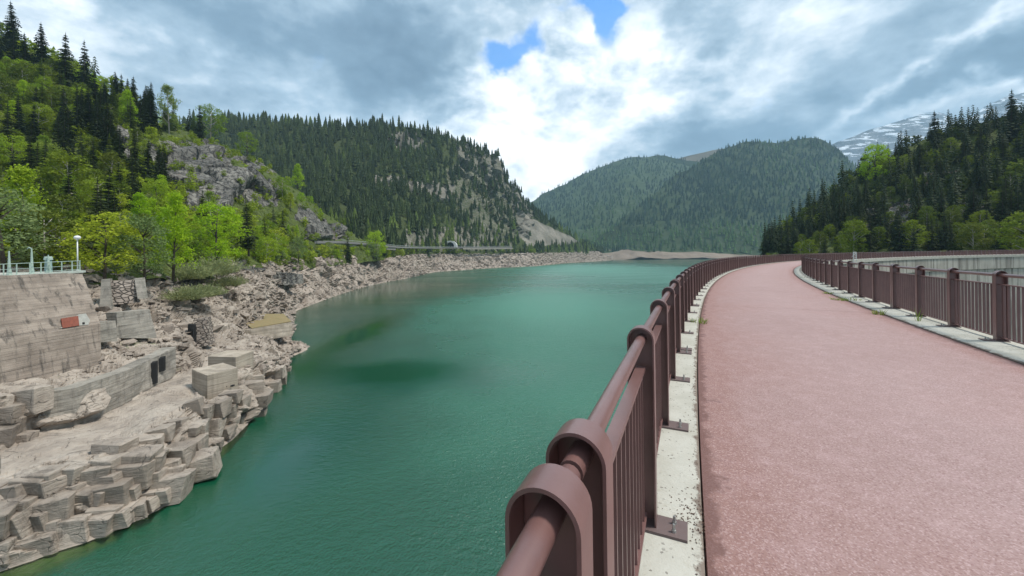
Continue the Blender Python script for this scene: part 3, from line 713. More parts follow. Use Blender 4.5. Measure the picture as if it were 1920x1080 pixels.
while s < S1 - PITCH:
    o = sec if first else copy_tree(sec)
    first = False
    o.rotation_euler = (0, 0, -s / R1)
    kk = round((s - .88) / PITCH)
    if kk == -1: lb = 'railing end with arched post and thick handrail at the bottom edge, closest to the camera'
    elif kk < 6: lb = '%s full section of brown arched steel railing on the lake side of the road' % ordn[kk]
    elif s < 75: lb = 'section of brown railing on lake side of road, where it curves away'
    else: lb = 'distant section of brown railing on the outer edge, before the dark wooded hill'
    tag(o, lb, 'railing', 'railing sections along the lake side of the dam')
    s += PITCH
sec2, P2 = build_section(RI, -1, 'railing')
k = -1; s = 13.15 - 2 * PITCH; first = True
while s < S1 - PITCH:
    o = sec2 if first else copy_tree(sec2); first = False
    o.rotation_euler = (0, 0, -s / R1)
    if k < 0: lb = 'brown railing on the valley side beside the viewer, at the right picture edge'
    elif k < 6: lb = '%s section of brown railing from the right edge, on the valley side' % ordn[k]
    elif s < 60: lb = 'section of brown railing on the valley side, beyond the bend'
    else: lb = 'distant section of brown railing on the inner edge, above the stained dam face'
    tag(o, lb, 'railing', 'railing sections along the valley side of the dam')
    k += 1; s += PITCH

# white ladder frame on the inner edge of the crest
pw = pt(1589, 487, 62.); 
# find arc position nearest on inner circle
th = math.atan2(pw[1] - DC[1], pw[0] - DC[0]); rp = R2 - 1.15; base = np.array([DC[0] + rp * math.cos(th), DC[1] + rp * math.sin(th), -.35])
er = np.array([math.cos(th), math.sin(th), 0]); et = np.array([math.sin(th), -math.cos(th), 0])
lad = empty('access_ladder', tuple(base), 0, 'white steel ladder frame rising above the inner railing near the far bend', 'ladder')
mb = MB()
for q in (-.85, .85): mb.tube([et * q, et * q + [0, 0, 1.55]], .045, 8)
mb.tube([et * -.85 + [0, 0, 1.55], et * .85 + [0, 0, 1.55]], .045, 8); mb.build('frame', M_WHITE, lad)
mb = MB()
for z_ in (.35, .65, .95, 1.25): mb.tube([et * -.85 + [0, 0, z_], et * .85 + [0, 0, z_]], .03, 8)
mb.build('rung', M_WHITE, lad)
mb = MB()
mb.tube([et * .85 + [0, 0, 1.5], et * .95 + er * .9 + [0, 0, .35]], .035, 8); mb.build('brace', M_WHITE, lad)

# ------------------------------------------------------------------ lake
m, n = newmat('lake water'); P = pos(n)
cam_d = n.node('ShaderNodeVectorMath', operation='LENGTH'); n.set(cam_d.inputs[0], P)
r1 = n.noise(n.mapping(P, (1, 1.6, 1), rot=(0, 0, .5)), 1.1, 4, .6); r2 = n.noise(n.mapping(P, (1.5, 1, 1), rot=(0, 0, .2)), 4.2, 3, .55)
calm = []
for cx_, cy_, rx_, ry_ in ((-19, 66, 24, 12), (-40, 100, 8, 34), (-23, 38, 8, 14), (-75, 240, 45, 90)):
    q_ = n.mapping(n.v('SUBTRACT', n.v('ADD', P, n.scale(n.noise(P, .12, 3, .6, color=True), 9.)), (cx_ + 4.5, cy_ + 4.5, 0)), (1 / rx_, 1 / ry_, 0))
    L_ = n.node('ShaderNodeVectorMath', operation='LENGTH'); n.set(L_.inputs[0], q_); calm.append(n.m('EXPONENT', n.m('MULTIPLY', n.m('POWER', L_.outputs['Value'], 2), -1)))
calm = n.m('ADD', n.m('ADD', calm[0], calm[3]), n.m('ADD', calm[1], calm[2]), clamp=True)
wind = n.smooth(n.noise(n.mapping(P, (.010, .026, 1), rot=(0, 0, .6)), 1., 4, .6, .6), .28, .62)
tint = n.noise(P, .012, 4, .6)
deep = n.mix(n.smooth(tint, .3, .7), (.0015, .046, .020, 1), (.004, .076, .036, 1))
gust_sheen = []
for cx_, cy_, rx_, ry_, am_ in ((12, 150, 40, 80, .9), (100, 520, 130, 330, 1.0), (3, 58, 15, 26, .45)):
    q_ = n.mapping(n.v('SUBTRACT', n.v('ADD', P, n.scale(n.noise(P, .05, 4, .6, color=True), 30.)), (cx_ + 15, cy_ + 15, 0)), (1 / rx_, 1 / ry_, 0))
    L_ = n.node('ShaderNodeVectorMath', operation='LENGTH'); n.set(L_.inputs[0], q_); gust_sheen.append(n.m('MULTIPLY', n.m('EXPONENT', n.m('MULTIPLY', n.m('POWER', L_.outputs['Value'], 2), -1)), am_))
gust_sheen = n.m('ADD', gust_sheen[0], n.m('ADD', gust_sheen[1], gust_sheen[2]), clamp=True)
deep = n.mix(n.m('MULTIPLY', n.m('MULTIPLY', gust_sheen, n.m('SUBTRACT', 1., n.m('MULTIPLY', calm, .8))), .8), deep, (.050, .23, .145, 1))  # pale sky sheen painted into the water colour over the rippled patches
wind = n.m('ADD', n.m('MULTIPLY', wind, .45), n.m('MULTIPLY', gust_sheen, .9), clamp=True)
wind = n.m('MULTIPLY', wind, n.m('SUBTRACT', 1., n.m('MULTIPLY', calm, .9)))
hgt = n.m('ADD', n.m('MULTIPLY', r1, 1.0), n.m('MULTIPLY', r2, .62))
bp = n.node('ShaderNodeBump'); bp.inputs['Distance'].default_value = .40
n.set(bp.inputs['Strength'], n.m('MULTIPLY', n.m('ADD', .36, n.m('MULTIPLY', wind, .32)), n.m('SUBTRACT', 1., n.m('MULTIPLY', calm, .88)))); n.set(bp.inputs['Height'], hgt)
dpt = attr(n, 'shallow')
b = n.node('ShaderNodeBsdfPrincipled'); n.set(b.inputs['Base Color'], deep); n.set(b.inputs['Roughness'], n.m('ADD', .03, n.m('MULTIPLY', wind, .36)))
b.inputs['IOR'].default_value = 1.45; b.inputs['Specular IOR Level'].default_value = 1.0; n.l.new(bp.outputs[0], b.inputs['Normal'])
tr = n.node('ShaderNodeBsdfTransparent'); tr.inputs[0].default_value = (.42, .60, .34, 1)
gl = n.node('ShaderNodeBsdfGlossy'); gl.inputs['Roughness'].default_value = .08; n.l.new(bp.outputs[0], gl.inputs['Normal'])
fr = n.node('ShaderNodeFresnel'); fr.inputs[0].default_value = 1.333; n.l.new(bp.outputs[0], fr.inputs['Normal'])
cl = n.node('ShaderNodeMixShader'); n.l.new(fr.outputs[0], cl.inputs[0]); n.l.new(tr.outputs[0], cl.inputs[1]); n.l.new(gl.outputs[0], cl.inputs[2])
mx = n.node('ShaderNodeMixShader'); n.set(mx.inputs[0], n.m('MULTIPLY', n.smooth(n.m('ADD', dpt, n.m('MULTIPLY', n.m('SUBTRACT', r1, .5), .25)), .25, .95), .93))
n.l.new(b.outputs[0], mx.inputs[1]); n.l.new(cl.outputs[0], mx.inputs[2])
o_ = n.node('ShaderNodeOutputMaterial'); n.l.new(mx.outputs[0], o_.inputs[0]); M_WATER = m
zw = CAMH + WATER
xs = [c[0] for c in LX]; ys_w = [c[1][3][0] for c in LX]; ys_s = [c[1][1][0] for c in LX]
fx = np.arange(-200, 1150.1, 2.)
yw = smooth1(np.interp(fx, xs, ys_w), 2, 0) + fbm(np.stack([fx / 14, fx * 0, fx * 0], -1), 77, 3) * np.interp(fx, [-200, 500, 700], [3, 2, 0])
ysf = np.maximum(smooth1(np.interp(fx, xs, ys_s), 2, 0) + fbm(np.stack([fx / 30, fx * 0, fx * 0], -1), 78, 3) * np.interp(fx, [-200, 480, 540], [10, 5, 0]), yw + .5)
def wpt(x, y): d = direction(x, y); Z = WATER / d[2]; return CAM + d * Z
rows = []
for t in (-1.0, 0., .55, .8, 1.0):         # from under the bank to the edge of the shelf
    rows.append([wpt(x, max(a + (b_ - a) * t if t >= 0 else a - min(18, (a - 478) * .15), 479.5 - .014 * (x - 960))) for x, a, b_ in zip(fx, yw, ysf)])
R_ = np.array(rows); nr, nc = R_.shape[:2]; R_[..., 2] = zw
idx = np.arange(nr * nc).reshape(nr, nc)
quads = np.stack([idx[:-1, :-1], idx[:-1, 1:], idx[1:, 1:], idx[1:, :-1]], -1).reshape(-1, 4).tolist()
verts = R_.reshape(-1, 3).tolist(); sh = np.repeat([1, 1, .7, .45, 0], nc).tolist()
edge_i = idx[-1].tolist()
b0 = len(verts)
outer = [arc(s_, R1 + .40, zw) for s_ in np.arange(-60, 300, 6)]
farp = [np.array([2500, 1500, zw]), np.array([2500, 2600, zw]), np.array([200, 2600, zw])]
verts += [list(p) for p in outer] + [list(p) for p in farp]; sh += [0] * (len(outer) + len(farp))
# keep the shore edge clear of the dam at the near end
poly = edge_i[::4] + ([edge_i[-1]] if edge_i[-1] not in edge_i[::4] else [])
ng = poly + [b0 + len(outer) + 2, b0 + len(outer) + 1, b0 + len(outer)] + [b0 + i for i in range(len(outer))][::-1]
# t-junctions avoided by using every edge vertex
ng = edge_i + ng[len(poly):]
from mathutils.geometry import tessellate_polygon
tris = tessellate_polygon([[Vector((verts[i][0], verts[i][1], 0)) for i in ng]])
quads += [[ng[a] for a in t] for t in tris]
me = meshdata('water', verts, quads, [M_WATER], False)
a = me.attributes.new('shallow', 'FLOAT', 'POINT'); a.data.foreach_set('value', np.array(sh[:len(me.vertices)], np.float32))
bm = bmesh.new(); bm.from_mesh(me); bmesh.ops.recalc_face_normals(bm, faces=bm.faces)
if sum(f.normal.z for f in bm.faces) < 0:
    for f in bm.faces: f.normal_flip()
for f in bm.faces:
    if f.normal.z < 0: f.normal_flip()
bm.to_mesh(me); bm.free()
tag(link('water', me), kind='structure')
tag((lambda: (lambda mb: (mb.add([(-2400, -290, -48), (2600, -290, -48), (2600, 2700, -48), (-2400, 2700, -48)], [(0, 1, 2, 3)]), mb.build('lake_bed', M_FLOOR))[1])(MB()))(), kind='structure')

# ------------------------------------------------------------------ foreground walls and concrete
def wall_patch(name, rows, mat, label, cat, thick, nseg=(10, 24), noise=.05, parent=None, group=None):
    """rows: list of rows (bottom to top) of (px, py, spec); solid body of the given thickness going back from the lens side"""
    ctrl = np.array([[pt(*p) for p in r] for r in rows])          # K x M x 3
    K, Mn = ctrl.shape[:2]
    t = np.linspace(0, Mn - 1, nseg[1] * (Mn - 1) + 1); i = np.minimum(t.astype(int), Mn - 2); fr = (t - i)[None, :, None]
    A = ctrl[:, i] * (1 - fr) + ctrl[:, i + 1] * fr
    t = np.linspace(0, K - 1, nseg[0] * (K - 1) + 1); i = np.minimum(t.astype(int), K - 2); fr = (t - i)[:, None, None]
    A = A[i] * (1 - fr) + A[i + 1] * fr
    n_ = normals(A); n_ = n_ * np.where((n_ * (CAM - A)).sum(-1) > 0, 1, -1)[..., None]
    A = A + n_ * (fbm(A * .9, 5, 4) * noise)[..., None]
    hn = n_.copy(); hn[..., 2] = 0; hn /= np.linalg.norm(hn, axis=-1, keepdims=True)
    B = A - hn * thick
    nr, nc = A.shape[:2]; idx = np.arange(nr * nc).reshape(nr, nc); o2 = nr * nc
    f = [q for q in np.stack([idx[:-1, :-1], idx[:-1, 1:], idx[1:, 1:], idx[1:, :-1]], -1).reshape(-1, 4).tolist()]
    f += [[o2 + q for q in reversed(p)] for p in list(f)]
    def rim(ids):
        return [[ids[k], ids[k + 1], o2 + ids[k + 1], o2 + ids[k]] for k in range(len(ids) - 1)]
    loop = idx[0].tolist() + idx[1:, -1].tolist() + idx[-1, ::-1][1:].tolist() + idx[::-1, 0][1:].tolist()
    f += rim(loop)
    me = meshdata(name, np.concatenate([A.reshape(-1, 3), B.reshape(-1, 3)]), f, [mat], False)
    bm = bmesh.new(); bm.from_mesh(me); bmesh.ops.recalc_face_normals(bm, faces=bm.faces); bm.to_mesh(me); bm.free()
    o = link(name, me, parent)
    if parent is None: tag(o, label, cat, group)
    return o, n_
wa, nn_ = wall_patch('retaining_wall', [[(-160, 800, 29.5), (0, 735, 34.6), (190, 700, 42.6)], [(-160, 677, 30.3), (0, 641, 35.2), (188, 607, 43.2)], [(-160, 533, 32.2), (0, 517, 37.0), (154, 511, 44.4)]],
    M_WALL, 'tall battered concrete retaining wall with horizontal board marks and a rusty red plate', 'wall', 3.0, (14, 40), .05)
# coping and platform on top of the wall
A0, A1 = pt(-160, 533, 32.2), pt(154, 511, 44.4)
dl = (A1 - A0); dl[2] = 0; ln = np.linalg.norm(dl); dl /= ln; bk = np.array([-dl[1], dl[0], 0]);
if bk @ (A0 - CAM) < 0: bk = -bk
topz = (A0[2] + A1[2]) / 2 + .02
zt0, zt1 = A0[2], A1[2]
mb = MB(); up = (A1 - A0) / np.linalg.norm(A1 - A0); mb.box((A0 + A1) / 2 + bk * .35 + [0, 0, .12], (ln + .5, 1.0, .24), axes=np.array([up, bk, np.cross(up, bk) * (1 if np.cross(up, bk)[2] > 0 else -1)]))
mb.build('coping', M_GREENSTEEL if False else plain('pale coping', (.50, .54, .48, 1), .8, 0, .4, 3), wa)
mb = MB(); mb.box((A0 + A1) / 2 + bk * 7.5 + [0, 0, -.05], (ln + .3, 13.5, .3), axes=np.array([up, bk, np.cross(up, bk) * (1 if np.cross(up, bk)[2] > 0 else -1)])); mb.build('platform_slab', M_KERB, wa)
def onwall(px, py, za):                     # point on the upper battered face: interpolate between its corners
    a0, a1 = pt(0, 641, 35.2), pt(188, 607, 43.2); b0_, b1_ = pt(0, 517, 37.0), pt(154, 511, 44.4)
    n0 = np.cross(a1 - a0, b0_ - a0); n0 /= np.linalg.norm(n0)
    if n0 @ (CAM - a0) < 0: n0 = -n0
    d = direction(px, py); t = ((a0 - CAM) @ n0) / (d @ n0)
    return CAM + d * t + n0 * za, n0
def wall_plate(name, pxs, th, mat, off=.03):
    f0 = [onwall(x, y, off)[0] for x, y in pxs]; n0 = onwall(*pxs[0], 0)[1]
    f1 = [p + n0 * th for p in f0]; k = len(pxs)
    mb = MB(); mb.add(f0 + f1, [tuple(range(k))[::-1], tuple(range(k, 2 * k))] + [(i, (i + 1) % k, k + (i + 1) % k, k + i) for i in range(k)])
    return mb.build(name, mat, wa)
wall_plate('plaster_patch', [(146, 590), (160, 588), (168, 601), (165, 609), (148, 611), (112, 616)], .05, M_PLASTER, .02)
wall_plate('rusty_plate', [(113, 598), (145, 593), (147, 611), (116, 616)], .09, M_RUST, .03)
wall_plate('drain_hole', [(153, 605), (157.5, 604.5), (158, 608.5), (153.5, 609)], .02, M_DARK, .075)
# green steel railing, lamp and bollard on the wall
rl = empty('platform_railing', (0, 0, 0), 0, 'pale green steel railing along the top of the tall concrete wall', 'railing')
def top(s_, h=0, back=.15): return A0 + (A1 - A0) * s_ + bk * back + np.array([0, 0, .24 + h])
for h_ in (1.12, .58, .14):
    mb = MB(); mb.tube([top(.30, h_), top(.998, h_)], .035 if h_ > 1 else .026, 6); mb.build('rail', M_GREENSTEEL, rl)
for s_ in (.30, .40, .46, .54, .625, .70, .765, .85, .93, .992):
    mb = MB(); mb.tube([top(s_, 0), top(s_, 1.15)], .05, 6); mb.build('post', M_GREENSTEEL, rl)
lp = empty('lamp_post', tuple(top(.985, 0, .3)), 0, 'white lamp post with a single round globe at the corner of the concrete wall', 'lamp post')
mb = MB(); mb.tube([(0, 0, 0), (0, 0, 3.55)], .07, 10, r2=.05); mb.tube([(0, 0, 0), (0, 0, .06)], .14, 10); mb.tube([(0, 0, 3.52), (0, 0, 3.62)], .12, 10); mb.build('pole', M_WHITE, lp, True)
me = bpy.data.meshes.new('globe'); bm = bmesh.new(); bmesh.ops.create_uvsphere(bm, u_segments=16, v_segments=10, radius=.30); bmesh.ops.scale(bm, verts=bm.verts, vec=(1, 1, .8)); bm.to_mesh(me); bm.free(); me.materials.append(M_GLOBE)
for p in me.polygons: p.use_smooth = True
gl_ = link('globe', me, lp); gl_.location = (0, 0, 3.80)
for s_, hh, lb in ((.515, 2.4, 'tall thin pale green post with tapered foot at the left end of the railing'), (.66, 2.6, 'pale hooked post leaning beside the green railing'), (.775, 1.9, 'short pale green pointed post next to the grey cabinet')):
    mb = MB(); p = top(s_, 0, .5); mb.tube([p, p + [0, 0, 1.1], p + [0, 0, hh]], .15, 8, r2=.05); mb.tube([p, p + [0, 0, .9]], .2, 8, r2=.09)
    if hh > 2.5: mb.tube([p + [0, 0, hh], p + [-.3, 0, hh + .15], p + [-.45, 0, hh]], .05, 6)
    tag(mb.build('metal_post', M_GREENSTEEL), lb, 'post')
cbx = empty('control_cabinet', tuple(top(.80, 0, .9)), 0, 'small grey green cylindrical cabinet behind the railing on the wall top', 'cabinet')
mb = MB(); mb.tube([(0, 0, 0), (0, 0, 1.35)], .30, 14, r2=.26); mb.build('body', plain('cabinet paint', (.30, .42, .40, 1), .5), cbx, False)
mb = MB(); mb.tube([(0, 0, 1.35), (0, 0, 1.6), (0, 0, 1.72)], .36, 14, r2=.28); mb.build('cap', M_GREENSTEEL, cbx, False)

# long low quarry wall in the middle terrace
wb, _ = wall_patch('quarry_wall', [[(76, 812, 34.3), (143, 802, 36.0), (246, 750, 41.9), (330, 704, 49.5)], [(80, 737, 34.5), (142, 727, 36.2), (246, 692, 42.0), (330, 650, 49.8)]],
    M_WALLB, 'long grey concrete quarry wall with two dark upright slots, below the tall retaining wall', 'wall', 1.5, (16, 22), .10)
for a_, b_ in (((282, 682), (286, 720)), ((297, 673), (301, 696))):
    q = [(a_[0], a_[1]), (b_[0], a_[1] - 4), (b_[0], b_[1]), (a_[0] + 1, b_[1] + 2)]
    Zs = np.interp([p[0] for p in q], [246, 330], [41.9, 49.6]) - .25
    f0 = [pt(x, y, z_) for (x, y), z_ in zip(q, Zs)]; f1 = [p + np.array([.35, 1., 0]) * .5 for p in f0]
    mb = MB(); mb.add(f0 + f1, [(0, 1, 2, 3), (7, 6, 5, 4)] + [(i, (i + 1) % 4, 4 + (i + 1) % 4, 4 + i) for i in range(4)]); mb.build('slot', M_DARK, wb)
wall_patch('buttress', [[(186, 580, 50.5), (208, 580, 51)], [(190, 524, 51.5), (206, 523, 52)]], M_WALLB, 'pale concrete buttress left of the rubble masonry panel', 'buttress', 1.6, (8, 4), .05)
wall_patch('buttress', [[(258, 560, 53.), (270, 560, 53.3)], [(252, 522, 54), (263, 521, 54.3)]], M_WALLB, 'narrow leaning concrete buttress right of the rubble masonry panel', 'buttress', 1.6, (8, 4), .05)
m, n = newmat('rubble masonry'); P = pos(n)
e_ = n.voro(n.mapping(P, (1, 1, 1.6)), 1.5, 'DISTANCE_TO_EDGE'); cc = n.voro(n.mapping(P, (1, 1, 1.6)), 1.5, 'F1', 'Color'); sc_ = n.node('ShaderNodeSeparateColor'); n.set(sc_.inputs[0], cc)
col = n.mix(sc_.outputs[0], (.24, .20, .17, 1), (.40, .34, .29, 1)); col = n.mix(n.smooth(e_, 0, .09), (.05, .045, .04, 1), col)
finish(m, n, col, .9, n.smooth(e_, 0, .15), 1., .15, spec=.2); M_MASON = m
wall_patch('masonry_wall', [[(206, 572, 51.6), (262, 566, 53.6)], [(207, 527, 52.3), (256, 525, 54.2)]], M_MASON, 'rubble stone masonry panel between two concrete buttresses', 'wall', 1.4, (8, 12), .15)
wall_patch('concrete_wall', [[(188, 642, 44.9), (220, 640, 46.5)], [(188, 604, 45.2), (217, 601, 46.8)]], M_WALLB, 'short grey concrete wall joining the foot of the tall retaining wall', 'wall', 1.4, (8, 8), .1)
wall_patch('concrete_wall', [[(218, 634, 48), (294, 634, 52.)], [(220, 586, 48.4), (280, 580, 52.6)]], M_WALLB, 'grey concrete wall with a sloping right edge above the green moss patch', 'wall', 1.4, (8, 14), .12)
wall_patch('brick_pillar', [[(366, 652, 58.), (392, 648, 58.5)], [(362, 600, 58.3), (388, 596, 59)]], M_MASON, 'dark stone pillar beside the black cave opening in the rubble', 'pillar', 1.8, (10, 6), .2)
cv, _ = wall_patch('cave_opening', [[(350, 655, 57.4), (369, 652, 57.9)], [(353, 608, 57.8), (367, 609, 58.2)]], M_DARK, 'black upright opening in the rocks left of the stone pillar', 'opening', .8, (5, 3), .25)

def hull(name, pts, mat, label=None, cat=None, group=None, noise=.0, bevel=.04, sub=0):
    bm = bmesh.new()
    for p in pts: bm.verts.new(p)
    r = bmesh.ops.convex_hull(bm, input=bm.verts)
    bmesh.ops.delete(bm, geom=[v for v in bm.verts if not v.link_faces], context='VERTS')
    bmesh.ops.dissolve_limit(bm, angle_limit=.05, verts=bm.verts, edges=bm.edges)
    if bevel: bmesh.ops.bevel(bm, geom=list(bm.edges), offset=bevel, segments=1, affect='EDGES', clamp_overlap=True)
    bmesh.ops.recalc_face_normals(bm, faces=bm.faces)
    me = bpy.data.meshes.new(name); bm.to_mesh(me); bm.free(); me.materials.append(mat)
    o = link(name, me); return tag(o, label, cat, group)
def block(px0, px1, pyt, pyb, Z, depth, label, skew=0., mat=None, topdrop=0.0, cat='block', name='concrete_block', turn=.5):
    a, b_ = pt(px0, pyb, Z), pt(px1, pyb, Z * (1 + turn * .12)); h = (pyb - pyt) / F * Z
    d = b_ - a; d[2] = 0; bkv = np.array([-d[1], d[0], 0]); bkv /= np.linalg.norm(bkv)
    if bkv @ (a - CAM) < 0: bkv = -bkv
    P4 = [a, b_, b_ + bkv * depth, a + bkv * depth]
    zb_ = a[2]
    pts = []
    for i, p in enumerate(P4):
        pts.append((p[0], p[1], zb_ - 1.0)); pts.append((p[0] + random.uniform(-.1, .1), p[1] + random.uniform(-.1, .1), zb_ + h * (1 - (topdrop if i in (1, 2) else 0)) + random.uniform(-.1, .1)))
    return hull(name, pts, mat or M_BLOCK, label, cat)
def holes(o, spots, Z):
    for x, y in spots:
        p = pt(x, y, Z); mb = MB(); mb.box(p, (.28, .35, .14)); mb.build('drill_hole', M_DARK, o)
b1 = block(388, 447, 703, 812, 43.5, 4.0, 'tall square pale stone block at the waterline with two small dark holes in a row')
holes(b1, [(425, 724), (436, 723)], 45.3)
b2 = block(444, 476, 668, 730, 50.5, 4.0, 'smaller pale stone block set back behind the tall holed block, one dark hole')
holes(b2, [(463, 703)], 52.)
wall_patch('stone_pier', [[(440, 641, 74), (471, 644, 75), (549, 628, 80)], [(440, 622, 74.3), (471, 617, 75.3), (547, 604, 80.3)]], M_BLOCK, 'long low concrete pier with a flat grassy top on the small rocky point', 'pier', 9.0, (8, 16), .1)
m, n = newmat('dry grass'); P = pos(n)
finish(m, n, n.mix(n.noise(P, 1.2, 5, .6), (.34, .24, .14, 1), (.20, .19, .09, 1)), .95, n.noise(P, 9, 4, .6), .8, .1, spec=.1); M_DRY = m
q = [(472, 616.5, 75.5), (546, 603.5, 80.5), (532, 589.5, 88), (486, 589.5, 87), (457, 605, 80)]
mb = MB(); f0 = [pt(*p) + [0, 0, .02] for p in q]; f1 = [p + [0, 0, .12] for p in f0]; mb.add(f0 + f1, [tuple(range(5))[::-1], tuple(range(5, 10))] + [(i, (i + 1) % 5, 5 + (i + 1) % 5, 5 + i) for i in range(5)])
tag(mb.build('grass', M_DRY), kind='stuff')

# rocky point: a low mound of bedrock
mc = pt(512, 640, 80.); mc[2] = zw
gx, gy = np.meshgrid(np.linspace(-16, 13.5, 90), np.linspace(-13, 16, 90)); rr = np.sqrt(((gx + 1.5) / np.where(gx > -1.5, 6.2, 10)) ** 2 + (gy / 10.5) ** 2)
rr = rr + fbm(np.stack([gx / 4, gy / 4, gx * 0], -1), 31, 3) * .12
H = 2.6 * np.clip(1.05 - rr, -1.0, .7)
Pm = np.stack([mc[0] + gx, mc[1] + gy, mc[2] + H], -1); Pm[..., 2] += block_disp(Pm, 1.7, .45, .9, 33) * np.clip(1.3 - rr, 0, 1)
tag(grid_mesh('shore_rock', Pm, M_RUBBLE, np.zeros(Pm.shape[:2]), smooth=False), kind='structure')
# flat rock face in the rubble slope
wall_patch('rock_outcrop', [[(505, 531, 128), (535, 535, 130), (569, 531, 140)], [(507, 512, 130), (538, 511, 132), (568, 514, 142)]], M_CLIFF, 'long flat grey rock face standing out of the rubble slope below the trees', 'rock outcrop', 5, (6, 12), .5)
wall_patch('rock_outcrop', [[(446, 520, 112), (472, 523, 116), (498, 526, 122)], [(446, 497, 114), (474, 500, 118), (498, 505, 124)]], M_CLIFF, 'stepped dark rock shelf at the top of the rubble, right of the grey bushes', 'rock outcrop', 5, (6, 12), .9)

# ------------------------------------------------------------------ loose rock
def rockshapes(k, npt=11, flat=.48):
    out = []
    for i in range(k):
        bm = bmesh.new()
        for _ in range(npt):
            v = Vector((random.uniform(-1, 1), random.uniform(-1, 1), random.uniform(-1, 1))); mxx = max(abs(c) for c in v); v = v / mxx * random.uniform(.8, 1)
            bm.verts.new((v.x * .5, v.y * random.uniform(.3, .5), v.z * .5 * flat))
        bmesh.ops.convex_hull(bm, input=bm.verts); bmesh.ops.delete(bm, geom=[v for v in bm.verts if not v.link_faces], context='VERTS')
        bmesh.ops.triangulate(bm, faces=bm.faces); bm.verts.ensure_lookup_table()
        for j, v in enumerate(bm.verts): v.index = j
        out.append((np.array([v.co[:] for v in bm.verts]), np.array([[v.index for v in f.verts] for f in bm.faces]))); bm.free()
    return out
def rotm(n_, tilt=1.0):
    a = RNG.uniform(0, 2 * math.pi, n_); b_ = RNG.normal(0, .35 * tilt, n_); c_ = RNG.normal(0, .35 * tilt, n_)
    R_ = np.zeros((n_, 3, 3))
    for i in range(n_):
        R_[i] = np.array(Matrix.Rotation(a[i], 3, 'Z') @ Matrix.Rotation(b_[i], 3, 'X') @ Matrix.Rotation(c_[i], 3, 'Y'))
    return R_
def scatter_mesh(name, shapes, pts, scales, rots, mat, attr_rnd=None, mi=None):
    V, Fc, A = [], [], []; base = 0
    which = RNG.integers(0, len(shapes), len(pts))
    for k, (sv_, sf) in enumerate(shapes):
        m_ = np.where(which == k)[0]
        if len(m_) == 0: continue
        v = np.einsum('nij,vj->nvi', rots[m_], sv_) * scales[m_][:, None, None] + pts[m_][:, None, :]
        f = sf[None] + (np.arange(len(m_)) * len(sv_))[:, None, None] + base
        V.append(v.reshape(-1, 3)); Fc.append(f.reshape(-1, 3)); base += v.shape[0] * v.shape[1]
        if attr_rnd is not None: A.append(np.repeat(attr_rnd[m_], len(sf)))
    me = meshdata(name, np.concatenate(V), np.concatenate(Fc), [mat], False)
    if attr_rnd is not None:
        a = me.attributes.new('rnd', 'FLOAT', 'FACE'); arr = np.concatenate(A).astype(np.float32)
        if len(arr) == len(me.polygons): a.data.foreach_set('value', arr)
    return link(name, me)
def sample(P_, U_, V_, n_, dens):
    """random surface points; dens(U,V) relative density per area"""
    a = P_[:-1, :-1]; e1 = P_[:-1, 1:] - a; e2 = P_[1:, :-1] - a; ar = np.linalg.norm(np.cross(e1, e2), axis=-1)
    u = U_[:-1, :-1]; v = V_[:-1, :-1]; w_ = ar * dens(u, v, a)
    p = (w_ / w_.sum()).ravel(); i = RNG.choice(p.size, n_, p=p); i0, j0 = np.unravel_index(i, w_.shape)
    r = RNG.random((n_, 1)); q = RNG.random((n_, 1))
    return a[i0, j0] + e1[i0, j0] * r + e2[i0, j0] * q, u[i0, j0] + 0., v[i0, j0] + 0.
RS = rockshapes(14)
wb_m = inpoly
def rub(u, v, a):
    d = np.linalg.norm(a - CAM, axis=-1)
    m_ = (a[..., 2] > zw - .1) & ~inpoly(u, v, [(-200, 960), (0, 905), (225, 862), (330, 770), (420, 675), (330, 700), (240, 755), (60, 815), (-200, 870)])
    fc = (v < 640) * 1.0 + (v >= 640) * .55
    return m_ * fc / d ** 1.2 * (v > 480) * np.where((v > 835) | ((v > 700) & (u < 540)), .25, 1.)
p1, u1, v1 = sample(PA, UA, VA, 8000, rub)
d1_ = np.linalg.norm(p1 - CAM, axis=-1)
s1_ = np.clip(RNG.lognormal(-.95, .6, len(p1)), .12, 2.0) * np.clip(d1_ / 60, .6, 1.9)
s1_ = np.where((v1 > 760), s1_ * .5, s1_)
tag(scatter_mesh('rubble', RS, p1, s1_, rotm(len(p1)), M_RUBBLE), kind='stuff')
p2, u2, v2 = sample(PB, UB, VB, 12000, lambda u, v, a: (a[..., 2] > zw) / np.linalg.norm(a - CAM, axis=-1) ** 1.5)
d2_ = np.linalg.norm(p2 - CAM, axis=-1)
s2_ = np.clip(RNG.lognormal(-.3, .5, len(p2)), .3, 3.0) * np.clip(d2_ / 260, .55, 2.0)
tag(scatter_mesh('rubble', RS, p2, s2_, rotm(len(p2)), M_RUBBLE), kind='stuff')
mk = np.where((rr < 1.0))
k_ = RNG.choice(len(mk[0]), 420); pm = Pm[mk[0][k_], mk[1][k_]]
keep = []
p3 = pm; tag(scatter_mesh('rubble', RS, p3, RNG.uniform(.25, 1.1, len(p3)), rotm(len(p3)), M_RUBBLE), kind='stuff')
